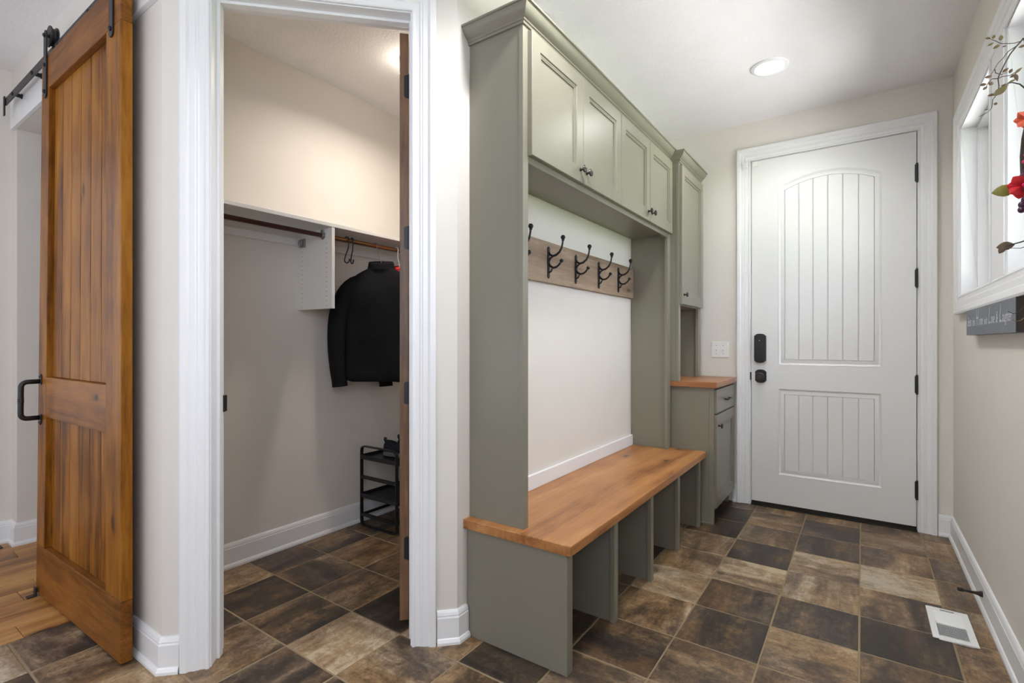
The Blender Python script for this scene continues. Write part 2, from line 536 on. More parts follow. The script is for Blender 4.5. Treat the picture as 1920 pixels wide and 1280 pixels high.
# columns: ci = 0 starts at x = -0.010; rows: ri = 0 starts at y = 0.49
for ci, vals in {-2: [(10, .47), (9, .42), (8, .12), (7, .66), (6, .22), (5, .18), (4, .36), (3, .4)],
                 -1: [(10, .28), (9, .14), (8, .62), (7, .62), (6, .27), (5, .6), (4, .45)],
                 0: [(10, .52), (9, .55), (8, .63), (7, .33), (6, .1), (5, .33), (4, .4)],
                 1: [(10, .48), (9, .33), (8, .42), (7, .36), (6, .45), (5, .45), (4, .4)],
                 -3: [(10, .12), (9, .18), (8, .55), (7, .5), (6, .66), (5, .55), (4, .16), (3, .42)],
                 -4: [(4, .2), (3, .3), (2, .4)],
                 -5: [(2, .55), (3, .5), (1, .3)],
                 -6: [(2, .72), (3, .08), (1, .2), (4, .3)],
                 -7: [(2, .26), (3, .48), (1, .55), (4, .4), (0, .55)],
                 -8: [(2, .06), (3, .36), (4, .33), (0, .55), (1, .3), (-1, .15)],
                 -9: [(3, .33), (4, .3), (0, .3), (-1, .72)]}.items():
    for ri, v in vals:
        T(ci, ri, v)
TS = 0.146
def tile_mesh(x0, x1, y0, y1):
    mb = MB()
    c = 0.0022
    mb.rings([[(x0, y0, -0.012), (x1, y0, -0.012), (x1, y1, -0.012), (x0, y1, -0.012)],
              [(x0, y0, -c), (x1, y0, -c), (x1, y1, -c), (x0, y1, -c)],
              [(x0 + c, y0 + c, 0), (x1 - c, y0 + c, 0), (x1 - c, y1 - c, 0), (x0 + c, y1 - c, 0)]], True, True)
    return mb
proto = None
for ci in range(-9, 2):
    for ri in range(-6, 12):
        x0, y0 = GX + ci * PX, GY + ri * PY
        x1, y1 = min(x0 + PX, XR - 0.008), min(y0 + PY, 3.925)
        if x1 - x0 < 0.02 or y1 - y0 < 0.02:
            continue
        cx, cy = (x0 + x1) / 2, (y0 + y1) / 2
        full = abs(x1 - x0 - PX) < 1e-4 and abs(y1 - y0 - PY) < 1e-4
        # tiles wholly inside solid walls or behind them are not laid
        if cx < -1.45 and cy > 2.9:
            continue
        hx, hy = (x1 - x0) / 2 - 0.0030, (y1 - y0) / 2 - 0.0030
        if full and proto is not None:
            o = proto.copy()
            col.objects.link(o)
        else:
            o = tile_mesh(-hx, hx, -hy, hy).build('tile', 'tile', base, loc=(0, 0, 0))
            if full:
                proto = o
        o.location = (cx, cy, random.uniform(-0.0006, 0.0006))
        if full:
            o.rotation_euler = (0, 0, R(90) * random.choice((0, 2)) + (R(90) if random.random() < 0.3 else 0))
        t = tone.get((ci, ri), random.choice((0.15, 0.3, 0.4, 0.5, 0.6)))
        o.color = (t, t, t, 1)

# oak planks ----------------------------------------------------------------
pw = 0.128
x = -2.697
i = 0
while x > -4.1:
    y = -1.30 - random.uniform(0, 0.5)
    while y < 2.28:
        ln = random.uniform(0.9, 1.5)
        a, b = max(y, -1.305), min(y + ln, 2.28)
        if b - a > 0.03:
            xa = max(x - pw + 0.0012, XL - 0.01)
            mb = MB()
            c = 0.0018
            mb.rings([[(xa, a, -0.016), (x, a, -0.016), (x, b, -0.016), (xa, b, -0.016)],
                      [(xa, a, -c), (x, a, -c), (x, b, -c), (xa, b, -c)],
                      [(xa + c, a + c, 0), (x - c, a + c, 0), (x - c, b - c, 0), (xa + c, b - c, 0)]], True, True)
            mb.build('plank', 'plank', sub)
        y += ln + 0.0015
    x -= pw

# baseboards ----------------------------------------------------------------
BBP = [(0, 0), (0.024, 0), (0.024, 0.010), (0.019, 0.020), (0.0145, 0.023), (0.0145, 0.098), (0.012, 0.104), (0.0125, 0.108), (0.009, 0.118), (0.005, 0.124), (0, 0.125)]
def baseboard(name, path, side, label):
    mb = MB().sweep(path, BBP, (0, 0, 0), X3, Y3, Z3, side)
    return struct(mb.build(name, 'trim'), label, 'baseboard')
def p45(s, d=0.0):
    q = O45 + A45 * s + N45 * d
    return (q.x, q.y)
baseboard('baseboard_right', [(XR, -2.2), (XR, YE), (0.372, YE)], -1, 'white baseboard along the right wall to the entry casing')
baseboard('baseboard_angled', [(-2.9, YW), (-2.015, YW), p45(-0.832)], 1, 'white baseboard wrapping the corner beside the barn door')
baseboard('baseboard_bench', [p45(0.062), (XB, XB + 2.77), (XB, 1.536)], 1, 'white baseboard wrapping the corner beside the bench')
baseboard('baseboard_closet', [(XC, 2.74), (XC, YW + 0.13)], -1, 'white baseboard along the closet wall')
baseboard('baseboard_left', [(XL, -2.2), (XL, YW), (-3.95, YW), (-3.95, 2.29)], 1, 'white baseboard stepping around the passage corner at far left')
baseboard('baseboard_entry', [(-0.748, YE), (-0.772, YE)], -1, 'short white baseboard end between base cabinet and door casing')

# casings -------------------------------------------------------------------
CASP = [(0, 0), (0, 0.009), (0.004, 0.012), (0.010, 0.012), (0.013, 0.009), (0.030, 0.010), (0.034, 0.014), (0.040, 0.013), (0.043, 0.016), (0.062, 0.016), (0.066, 0.020), (0.070, 0.023), (0.088, 0.023), (0.092, 0.019), (0.092, 0)]
def casing(name, path, prof, O, A, N, label, side=1, closed=False):
    mb = MB().sweep(path, prof, O, A, Z3, N, side, closed)
    return struct(mb.build(name, 'trim'), label, 'trim')
# closet doorway: opening s from -0.733 to -0.038
cs0, cs1, ctop = -0.733, -0.038, 2.405
t1 = casing('trim_1', [(cs0 - 0.004, 0), (cs0 - 0.004, ctop + 0.004), (cs1 + 0.004, ctop + 0.004), (cs1 + 0.004, 0)], CASP, O45, A45, N45, 'white fluted casing around the closet doorway', side=-1)
jm = MB()
for a0, a1 in ((cs0 - 0.015, cs0), (cs1, cs1 + 0.015)):
    jm.obox(O45, A45, Z3, -N45, a0, a1, 0, ctop + 0.015, 0, 0.115)
jm.obox(O45, A45, Z3, -N45, cs0, cs1, ctop, ctop + 0.015, 0, 0.115)
jm.build('jamb', 'trim', t1)
st = MB()
st.obox(O45, A45, Z3, -N45, cs0, cs0 + 0.011, 0, ctop, 0.045, 0.078)
st.obox(O45, A45, Z3, -N45, cs1 - 0.006, cs1, 0, ctop, 0.045, 0.078)
st.obox(O45, A45, Z3, -N45, cs0 + 0.011, cs1 - 0.006, ctop - 0.011, ctop, 0.045, 0.078)
st.build('door_stop', 'trim', t1, bevel=0.002)
sp = MB().obox(O45, A45, Z3, -N45, cs0, cs0 + 0.0125, 0.895, 0.955, 0.083, 0.113)
sp.build('strike_plate', 'black', t1)
# entry door casing
t2 = casing('trim_2', [(-0.654, 0), (-0.654, 2.441), (0.276, 2.441), (0.276, 0)], CASP, (0, YE, 0), X3, -Y3, 'white fluted casing around the entry door', side=-1)
jm = MB()
jm.box(-0.668, -0.652, YE, YE + 0.135, 0, 2.452).box(0.274, 0.290, YE, YE + 0.135, 0, 2.452).box(-0.652, 0.274, YE, YE + 0.135, 2.439, 2.452)
jm.build('jamb', 'trim', t2)
ws = MB().box(-0.652, -0.640, YE + 0.034, YE + 0.06, 0, 2.439).box(0.262, 0.274, YE + 0.034, YE + 0.06, 0, 2.439).box(-0.640, 0.262, YE + 0.034, YE + 0.06, 2.425, 2.439)
ws.build('weatherstrip', 'darkgap', t2)
# header board carrying the barn track
hb = MB().box(-4.0, -2.03, YW - 0.019, YW, 2.365, 2.53).build('trim_3', 'trim', bevel=0.002)
struct(hb, 'white header board behind the barn door track', 'trim')
# passage jamb liner
jl = MB().box(-3.951, -3.02, YW, YW + 0.115, 2.366, 2.372).build('trim_4', 'wall')
struct(jl, 'painted soffit of the opening behind the barn door', 'trim')

# ------------------------------------------------------------------ windows
WCAS = [(0, 0), (0, 0.014), (0.006, 0.017), (0.012, 0.015), (0.030, 0.016), (0.034, 0.020), (0.060, 0.021), (0.064, 0.025), (0.088, 0.029), (0.096, 0.026), (0.096, 0)]
wt = casing('trim_5', [(1.74, 1.40), (1.74, 2.30), (3.60, 2.30), (3.60, 1.40)], WCAS, (XR, 0, 0), Y3, -X3, 'white picture frame casing around the right windows', side=-1, closed=True)
MB().box(XR - 0.012, XR, 2.54, 2.80, 1.40, 2.30).build('mullion_board', 'trim', wt)
mbd = MB()
mbd.box(XR - 0.018, XR - 0.012, 2.54, 2.556, 1.40, 2.30).box(XR - 0.018, XR - 0.012, 2.784, 2.80, 1.40, 2.30)
mbd.build('mullion_bead', 'trim', wt, bevel=0.002)
for n, (y0, y1, z0, z1) in ((1, W1), (2, W2)):
    w = thing('window_%d' % n, (0.5, (y0 + y1) / 2, z0), 'white window with bright panes beside the entry door' if n == 1 else 'white window with bright panes nearer the camera', 'window', kind='structure')
    def ring(name, ins0, ins1, xa, xb, bev=0.002):
        m = MB()
        a0, a1, b0, b1 = y0 + ins0, y1 - ins0, z0 + ins0, z1 - ins0
        d = ins1 - ins0
        m.box(xa, xb, a0, a0 + d, b0, b1).box(xa, xb, a1 - d, a1, b0, b1)
        m.box(xa, xb, a0 + d, a1 - d, b0, b0 + d).box(xa, xb, a0 + d, a1 - d, b1 - d, b1)
        return m.build(name, 'trim', w, bevel=bev)
    ring('jamb_liner', 0.0, 0.006, XR - 0.008, 0.505, 0.0015)
    ring('frame', 0.006, 0.022, 0.498, 0.575)
    sash = ring('sash', 0.022, 0.062, 0.538, 0.572)
    MB().box(0.553, 0.558, y0 + 0.060, y1 - 0.060, z0 + 0.060, z1 - 0.060).build('pane', 'glass', sash)

# ------------------------------------------------------------------ entry door
YD = 3.925
d1 = thing('door_1', (-0.189, YD, 0), 'white entry door with arched plank panel and black hardware', 'door', kind='structure')
DX0, DX1, DZ0, DZ1 = -0.648, 0.270, 0.032, 2.434
ux0, ux1, uz0, uz1 = -0.480, 0.102, 0.994, 2.221
lz0, lz1 = 0.234, 0.832
xc = (ux0 + ux1) / 2
sag = 0.075
Rr = ((ux1 - xc) ** 2 + sag ** 2) / (2 * sag)
zc = uz1 + sag - Rr
def arch_poly(ins):
    a0, a1, b0 = ux0 + ins, ux1 - ins, uz0 + ins
    r = Rr - ins
    pts = [(a0, b0), (a1, b0)]
    N = 20
    for k in range(N + 1):
        xx = a1 + (a0 - a1) * k / N
        pts.append((xx, zc + math.sqrt(max(0, r * r - (xx - xc) ** 2))))
    return pts
def rect_poly(ins):
    return [(ux0 + ins, lz0 + ins), (ux1 - ins, lz0 + ins), (ux1 - ins, lz1 - ins), (ux0 + ins, lz1 - ins)]
sl = MB()
D0, DT = YD, YD + 0.042
sl.box(DX0, DX1, YD + 0.012, DT, DZ0, DZ1)                       # core
sl.box(DX0, ux0, D0, YD + 0.012, DZ0, DZ1).box(ux1, DX1, D0, YD + 0.012, DZ0, DZ1)
sl.box(ux0, ux1, D0, YD + 0.012, DZ0, lz0).box(ux0, ux1, D0, YD + 0.012, lz1, uz0)
ap = arch_poly(0)[2:]
sl.prism([(ux1, DZ1), (ux0, DZ1)] + list(reversed(ap)), (0, 0, 0), X3, Z3, Y3, D0, YD + 0.012)
sl.build('door_slab', 'doorwhite', d1)
def moulding(poly, name):
    prof = [(0.0, -0.001), (0.003, -0.002), (0.007, 0.001), (0.012, 0.007), (0.016, 0.0085), (0.030, 0.004), (0.038, 0.0035), (0.040, 0.010)]
    mb = MB()
    mb.rings([[(a, YD + dv, b) for a, b in poly(ins)] for ins, dv in prof], False, False)
    return mb.build(name, 'doorwhite', d1, smooth='auto')
moulding(arch_poly, 'panel_moulding')
moulding(rect_poly, 'panel_moulding')
gx = [-0.440, -0.355, -0.272, -0.188, -0.105, -0.020, 0.063]
ri = Rr - 0.040
for k in range(6):
    a, b = gx[k] + 0.0025, gx[k + 1] - 0.0025
    top = [(b + (a - b) * q / 5, zc + math.sqrt(ri * ri - (b + (a - b) * q / 5 - xc) ** 2)) for q in range(6)]
    MB().prism([(a, uz0 + 0.040), (b, uz0 + 0.040)] + top, (0, 0, 0), X3, Z3, Y3, YD + 0.004, YD + 0.013).build('plank', 'doorwhite', d1, bevel=0.0018, seg=1)
    MB().box(a, b, YD + 0.004, YD + 0.013, lz0 + 0.040, lz1 - 0.040).build('plank', 'doorwhite', d1, bevel=0.0012, seg=1)
MB().box(DX0, DX1, YD + 0.004, DT, 0.008, 0.032).build('door_sweep', 'rubber', d1)
for zc_ in (2.182, 1.542, 0.895, 0.254):
    h = MB().lathe([(0.0065, -0.052), (0.0065, 0.052)], (0.272, YD - 0.006, zc_), Z3, 10)
    h.sphere((0.272, YD - 0.006, zc_ + 0.054), 0.0065, 8, 6).sphere((0.272, YD - 0.006, zc_ - 0.054), 0.0065, 8, 6)
    h.box(0.262, 0.276, YD - 0.003, YD + 0.002, zc_ - 0.051, zc_ + 0.051)
    h.build('hinge', 'black', d1, smooth='auto')
# keypad deadbolt housing
def shield(x0, x1, z0, z1, s, n=8):
    xm, hw = (x0 + x1) / 2, (x1 - x0) / 2
    pts = [(x0, z0 + s)]
    for k in range(n + 1):
        a = math.pi * (1 + k / n)
        pts.append((xm + hw * 0.8 * math.cos(a), z0 + s * 0.8 + s * 0.8 * math.sin(a)))
    pts += [(x1, z0 + s), (x1, z1 - s)]
    for k in range(n + 1):
        a = math.pi * (k / n)
        pts.append((xm + hw * 0.8 * math.cos(a), z1 - s * 0.8 + s * 0.8 * math.sin(a)))
    pts.append((x0, z1 - s))
    return pts
lk = MB().prism(shield(-0.627, -0.553, 1.008, 1.212, 0.014), (0, 0, 0), X3, Z3, Y3, YD - 0.030, YD).build('deadbolt_housing', 'black', d1, bevel=0.004)
MB().prism([(-0.622, 1.02), (-0.558, 1.02), (-0.558, 1.137), (-0.590, 1.150), (-0.622, 1.137)], (0, 0, 0), X3, Z3, Y3, YD - 0.033, YD - 0.029).build('cover', 'black', lk, bevel=0.0015)
MB().obox((-0.590, YD - 0.05, 1.052), Vector((0.94, 0, 0.34)), Vector((-0.34, 0, 0.94)), Y3, -0.007, 0.007, -0.019, 0.019, 0, 0.02).build('thumb_turn', 'bronze', lk, bevel=0.003)
MB().lathe([(0.006, 0), (0.006, 0.003)], (-0.592, YD - 0.0355, 1.105), Y3, 10).build('button', 'rubber', lk)
MB().lathe([(0.003, 0), (0.003, 0.003)], (-0.592, YD - 0.0325, 1.165), Y3, 8).build('indicator', 'steel', lk)
kn = MB().prism(shield(-0.624, -0.552, 0.866, 0.961, 0.014), (0, 0, 0), X3, Z3, Y3, YD - 0.008, YD).build('knob_rosette', 'black', d1, bevel=0.003)
MB().lathe([(0.012, 0), (0.012, 0.022), (0.024, 0.030), (0.029, 0.040), (0.027, 0.048), (0.022, 0.050), (0.020, 0.0475), (0.011, 0.0475), (0.010, 0.051), (0.0, 0.051)], (-0.588, YD - 0.007, 0.913), -Y3, 20).build('knob', 'bronze', kn, smooth='auto')
MB().box(-0.658, -0.648, YD - 0.004, YD + 0.006, 0.885, 0.940).build('latch_plate', 'black', d1, bevel=0.002)
MB().box(-0.638, -0.602, YD - 0.012, YD, 2.392, 2.430).build('contact_sensor', 'plastic', d1, bevel=0.003)
cs = MB().box(-0.706, -0.672, YE - 0.034, YE - 0.012, 2.392, 2.432).build('sensor_magnet', 'plastic', bevel=0.003)
tag(cs, 'small white alarm sensor block on the entry door casing', 'sensor')
th = MB().box(-0.652, 0.274, YD - 0.004, YE + 0.12, 0.0, 0.008).build('threshold', 'darkgap', bevel=0.002)
tag(th, 'dark threshold strip under the white entry door', 'threshold')

# ------------------------------------------------------------------ closet door (open, edge on)
cd = thing('door_2', (-1.516, 1.424, 0), 'brown wooden closet door standing open, seen edge on', 'door', kind='structure')
OD = Vector((-1.504, 1.436, 0))
AD = Vector((-1, 1, 0)) / S2         # along the open leaf, into the closet
BD = Vector((-1, -1, 0)) / S2        # thickness, towards the left
MB().obox(OD, AD, BD, Z3, 0, 0.10, 0, 0.035, 0.035, 2.398).build('hinge_stile', 'closetdoor', cd, bevel=0.002)
MB().obox(OD, AD, BD, Z3, 0.575, 0.675, 0, 0.035, 0.035, 2.398).build('lock_stile', 'closetdoor', cd, bevel=0.002)
for a, b in ((0.035, 0.25), (0.82, 1.0), (2.27, 2.398)):
    MB().obox(OD, AD, BD, Z3, 0.10, 0.575, 0, 0.035, a, b).build('rail', 'closetdoor', cd, bevel=0.002)
for a, b in ((0.25, 0.82), (1.0, 2.27)):
    MB().obox(OD, AD, BD, Z3, 0.10, 0.575, 0.011, 0.024, a, b).build('panel', 'closetdoor', cd)
for zc_ in (2.184, 1.575, 0.950, 0.325):
    h = MB()
    w_, hh, rr = 0.026, 0.046, 0.010
    pts = [(0.008, -hh), (w_ + 0.002 - rr, -hh)] + [(w_ + 0.002 - rr + rr * math.sin(q * math.pi / 8), -hh + rr - rr * math.cos(q * math.pi / 8)) for q in range(1, 5)]
    pts += [(w_ + 0.002 - rr + rr * math.cos(q * math.pi / 8), hh - rr + rr * math.sin(q * math.pi / 8)) for q in range(0, 5)] + [(0.008, hh)]
    h.prism([(p[0] - 0.010, p[1]) for p in pts], OD + Z3 * zc_, BD, Z3, -AD, 0, 0.0025)
    h.lathe([(0.006, -0.047), (0.006, 0.047)], OD + Z3 * zc_ - BD * 0.004 - AD * 0.004, Z3, 10)
    h.build('hinge', 'black', cd)

# ------------------------------------------------------------------ barn door, track, guides
bd = thing('barn_door', (-2.63, 0.69, 0.012), 'honey brown knotty wood sliding barn door on black track', 'door')
BY0, BY1 = 0.680, 0.716
def stile_poly(mb, xt0, xb0, x1, z0, z1):
    loops = []
    for z, xa in ((z0, xb0), (z1, xt0)):
        loops.append([(xa, BY0, z), (x1, BY0, z), (x1, BY1, z), (xa, BY1, z)])
    return mb.rings(loops, True, True)
BL, BR_ = -3.115, -2.158
MB().box(BL, -3.005, BY0, BY1, 0.232, 2.30).build('stile', 'barn', bd, bevel=0.0025)
MB().box(-2.300, BR_, BY0, BY1, 0.232, 2.30).build('stile', 'barn', bd, bevel=0.0025)
MB().box(BL, BR_, BY0, BY1, 0.012, 0.2315).build('rail', 'barnx', bd, bevel=0.0025)
MB().box(-3.005, -2.3005, BY0 + 0.001, BY1, 0.818, 0.996).build('rail', 'barnx', bd, bevel=0.002)
MB().box(BL, BR_, BY0, BY1, 2.3005, 2.455).build('rail', 'barnx', bd, bevel=0.0025)
bw = (3.005 - 2.300) / 6
for za, zb in ((0.232, 0.818), (0.996, 2.30)):
    for k in range(6):
        MB().box(-3.005 + k * bw + 0.001, -3.005 + (k + 1) * bw - 0.001, BY0 + 0.022, BY1 - 0.002, za, zb).build('plank', 'barn', bd, bevel=0.003, seg=1)
# pull handle
hx = -3.072
hn = MB().tube(rounded([(hx, 0.676, 0.976), (hx, 0.612, 0.976), (hx, 0.612, 0.812), (hx, 0.676, 0.812)], 0.026, 6), 0.0105, 12).build('handle', 'black', bd, smooth=True)
for z_, sg in ((0.976, 1), (0.812, -1)):
    MB().prism([(-0.014, -0.014), (0.014, -0.014), (0.014, 0.022), (0.0, 0.034), (-0.014, 0.022)], (hx, 0.6795, z_), X3, Z3 * sg, -Y3, 0, 0.005).build('mounting_plate', 'black', hn, bevel=0.0015)
    MB().sphere((hx, 0.6735, z_ + sg * 0.021), 0.004, 8, 6).build('screw', 'black', hn)
MB().lathe([(0.0112, -0.010), (0.0116, -0.008), (0.0108, -0.004), (0.0116, 0), (0.0108, 0.004), (0.0116, 0.008), (0.0112, 0.010)], (hx, 0.612, 0.894), Z3, 12).build('grip_ring', 'black', hn)
# hangers with wheels
for hx in (-3.045, -2.238):
    hg = MB()
    path = [(hx, BY0 - 0.004, 2.262), (hx, BY0 - 0.004, 2.548)]
    hg.prism([(-0.019, 0.012), (-0.010, 0.0), (0.010, 0.0), (0.019, 0.012), (0.019, 0.286), (0.012, 0.302), (0, 0.308), (-0.012, 0.302), (-0.019, 0.286)], (hx, BY0 - 0.0005, 2.262), X3, Z3, -Y3, 0, 0.006)
    # rear cheek of the strap behind the wheel
    ho = hg.build('hanger_strap', 'black', bd, bevel=0.001)
    wl = MB().lathe([(0.012, -0.014), (0.047, -0.014), (0.047, -0.009), (0.039, -0.005), (0.039, 0.005), (0.047, 0.009), (0.047, 0.014), (0.012, 0.014)], (hx, 0.701, 2.5465), Y3, 28)
    wl.build('wheel', 'black', ho, smooth='auto')
    MB().lathe([(0.007, -0.03), (0.007, 0.012)], (hx, 0.701, 2.5465), Y3, 10).build('axle', 'black', ho)
    for z_ in (2.29, 2.41, 2.545):
        MB().lathe([(0.009, 0), (0.009, 0.004), (0.005, 0.0075), (0, 0.0078)], (hx, BY0 - 0.0065, z_), -Y3, 10).build('bolt', 'black', ho)
def warp(o):
    b0 = Vector(o['base'])
    for v_ in o.data.vertices:
        p = v_.co + b0
        v_.co.y -= 0.021 * max(0.0, min(1.1, (BR_ - p.x) / 0.957)) * max(0.0, 1 - p.z / 2.4)
    for c_ in o.children:
        warp(c_)
for c_ in bd.children:
    warp(c_)
tr = thing('barn_door_track', (-3.0, 0.70, 2.485), 'flat black iron barn door track with standoff bolts', 'door track')
MB().box(-3.90, -2.05, 0.698, 0.704, 2.462, 2.503).build('rail', 'black', tr, bevel=0.001)
MB().box(-3.912, -3.888, 0.6915, 0.6975, 2.405, 2.51).build('end_stop', 'black', tr, bevel=0.001)
for x_ in (-3.74, -3.37, -2.965, -2.56, -2.15):
    so = MB().lathe([(0.0105, 0), (0.0105, 0.026), (0.014, 0.027), (0.014, YW - 0.019 - 0.704)], (x_, 0.704, 2.483), Y3, 14).build('standoff', 'black', tr, smooth='auto')
    MB().lathe([(0.009, 0), (0.009, 0.004), (0.004, 0.007), (0, 0.0072)], (x_, 0.698, 2.483), -Y3, 10).build('bolt', 'black', so)
fg = MB().box(-3.108, -3.078, 0.622, 0.655, 0.0, 0.005).box(-3.108, -3.078, 0.648, 0.655, 0.005, 0.040).build('floor_guide', 'black', bevel=0.0015)
tag(fg, 'small black floor guide at the lower left corner of barn door', 'floor guide')
for q, x_ in enumerate((-3.985, -4.005)):
    pass
fg2 = MB().box(-4.005, -3.955, 0.655, 0.700, 0.0, 0.004).box(-3.984, -3.976, 0.668, 0.690, 0.004, 0.034).build('floor_bracket', 'black', bevel=0.001)
tag(fg2, 'small black upright floor bracket by the far left baseboard', 'floor bracket')
fg3 = MB().box(-4.03, -3.99, 0.600, 0.640, 0.0, 0.005).build('floor_plate', 'black', bevel=0.001)
tag(fg3, 'flat black floor plate cut off at the left edge of photo', 'floor plate')

# ------------------------------------------------------------------ cabinetry
def rect_loop(x, y0, y1, z0, z1, ins):
    return [(x, y0 + ins, z0 + ins), (x, y1 - ins, z0 + ins), (x, y1 - ins, z1 - ins), (x, y0 + ins, z1 - ins)]
def cab_door(parent, xf, y0, y1, z0, z1, knob=None, st=0.058, name='door'):
    """panel door with its back on the face frame xf"""
    t = 0.020
    mb = MB()
    mb.rings([rect_loop(xf, y0, y1, z0, z1, 0), rect_loop(xf + t - 0.002, y0, y1, z0, z1, 0), rect_loop(xf + t, y0, y1, z0, z1, 0.002),
              rect_loop(xf + t, y0, y1, z0, z1, st), rect_loop(xf + t - 0.0045, y0, y1, z0, z1, st + 0.002),
              rect_loop(xf + t - 0.0045, y0, y1, z0, z1, st + 0.009), rect_loop(xf + t - 0.0060, y0, y1, z0, z1, st + 0.0095), rect_loop(xf + t - 0.0060, y0, y1, z0, z1, st + 0.015),
              rect_loop(xf + t - 0.0115, y0, y1, z0, z1, st + 0.016)], False, True)
    d = mb.build(name, 'sage', parent)
    MB().box(xf + 0.003, xf + t - 0.011, y0 + st + 0.013, y1 - st - 0.013, z0 + st + 0.013, z1 - st - 0.013).build('panel', 'sage', d)
    if knob:
        cab_knob(d, (xf + t, knob[0], knob[1]))
    return d
def cab_knob(parent, p):
    MB().lathe([(0.0075, 0), (0.0075, 0.003), (0.0045, 0.006), (0.0045, 0.014), (0.008, 0.017), (0.0155, 0.019), (0.0165, 0.022), (0.0145, 0.026), (0.008, 0.0285), (0, 0.029)], p, X3, 18).build('knob', 'bronze', parent, smooth='auto')
def crown(parent, path, side, z, h=0.055, p=0.05):
    pr = [(0, 0), (0.006, 0), (0.008, 0.008), (0.012, 0.010), (0.013, 0.016), (0.020, 0.020), (0.032, 0.030), (0.042, 0.044), (0.044, 0.052), (p, 0.054), (p, h + 0.006), (0, h + 0.006)]
    return MB().sweep(path, pr, (0, 0, z), X3, Y3, Z3, side).build('crown', 'sage', parent, smooth='auto')

# bench base with cubbies
bb = thing('mudroom_bench', (-1.06, 2.4, 0), 'sage green cubby bench with thick honey wood seat top', 'bench')
BF = -0.835
MB().box(XB + 0.003, BF - 0.02, 1.539, 1.574, 0, 0.424).build('end_panel', 'sage', bb)
MB().box(BF - 0.0195, BF, 1.537, 1.577, 0, 0.424).build('face_stile', 'sage', bb, bevel=0.0015)
MB().box(XB + 0.003, XB + 0.012, 1.574, 3.285, 0, 0.424).build('back_panel', 'sage', bb)
for y_ in (1.94, 2.375, 2.810, 3.243):
    dv = MB().box(XB + 0.012, BF - 0.02, y_ + 0.008, y_ + 0.027, 0, 0.424).build('divider', 'sage', bb)
    MB().box(BF - 0.0195, BF, y_, y_ + 0.038, 0, 0.424).build('face_stile', 'sage', dv, bevel=0.0015)
# bench top
bt = MB().box(XB + 0.0005, -0.812, 1.519, 3.334, 0.425, 0.461).build('seat_top', 'bench', bb, bevel=0.0025, label='thick honey stained knotty wood seat top')
# locker unit: side panels, upper cabinet, doors, crown
lu = thing('locker_unit', (-1.16, 2.43, 0.461), 'tall sage green locker surround with four upper cabinet doors', 'cabinet')
LF = -1.030
LY0, LY1 = 1.556, 3.300
MB().box(XB + 0.002, LF - 0.02, LY0 + 0.002, LY0 + 0.034, 0.4615, 2.333).build('side_panel', 'sage', lu)
MB().box(LF - 0.0195, LF, LY0, LY0 + 0.036, 0.4615, 2.333).build('face_stile', 'sage', lu, bevel=0.0015)
MB().box(XB + 0.002, LF - 0.02, LY1 - 0.034, LY1 - 0.002, 0.4615, 2.333).build('side_panel', 'sage', lu)
MB().box(LF - 0.0195, LF, LY1 - 0.060, LY1, 0.4615, 2.333).build('face_stile', 'sage', lu, bevel=0.0015)
MB().box(XB + 0.002, LF - 0.02, LY0 + 0.034, LY1 - 0.034, 1.848, 1.866).build('cabinet_floor', 'sage', lu)
MB().box(LF - 0.0195, LF, LY0 + 0.036, LY1 - 0.06, 1.826, 1.866).build('lower_rail', 'sage', lu, bevel=0.0015)
MB().box(LF - 0.0195, LF, LY0 + 0.036, LY1 - 0.06, 2.29, 2.333).build('upper_rail', 'sage', lu)
MB().box(XB + 0.002, LF - 0.02, LY0 + 0.034, LY1 - 0.034, 2.315, 2.333).build('cabinet_top', 'sage', lu)
MB().box(XB + 0.001, XB + 0.016, LY0 + 0.036, LY1 - 0.036, 0.4615, 0.530).build('back_rail', 'trim', lu, bevel=0.002)
ys = [1.586, 2.008, 2.434, 2.860, 3.280]
for k in range(4):
    a, b = ys[k] + 0.0015, ys[k + 1] - 0.0015
    ky = b - 0.029 if k % 2 == 0 else a + 0.029
    cab_door(lu, LF + 0.0005, a, b, 1.852, 2.318, (ky, 1.905))
crown(lu, [(XB + 0.001, LY0), (LF, LY0), (LF, LY1)], 1, 2.331)
# tall narrow wall cabinet right of the lockers
tc = thing('narrow_wall_cabinet', (-1.13, 3.6, 0.901), 'narrow sage green cabinet with one door above the small counter', 'cabinet')
TF = -0.976
TY0, TY1 = 3.301, 3.915
MB().box(XB + 0.002, TF - 0.02, TY0 + 0.001, TY0 + 0.02, 0.9015, 2.345).build('side_panel', 'sage', tc)
MB().box(TF - 0.0195, TF, TY0, TY0 + 0.038, 0.9015, 2.345).build('face_stile', 'sage', tc, bevel=0.0015)
MB().box(XB + 0.002, TF - 0.02, 3.79, 3.808, 0.9015, 2.345).build('side_panel', 'sage', tc)
MB().box(TF - 0.0195, TF, 3.770, 3.832, 0.9015, 2.345).build('face_stile', 'sage', tc, bevel=0.0015)
MB().box(XB + 0.002, TF, TY0 + 0.02, 3.79, 1.392, 1.42).build('cabinet_floor', 'sage', tc)
MB().box(XB + 0.002, TF, TY0 + 0.02, 3.79, 2.325, 2.345).build('cabinet_top', 'sage', tc)
cab_door(tc, TF + 0.0005, 3.308, 3.822, 1.400, 2.300, (3.345, 1.462))
crown(tc, [(XB + 0.001, TY0), (TF, TY0), (TF, 3.832)], 1, 2.318)
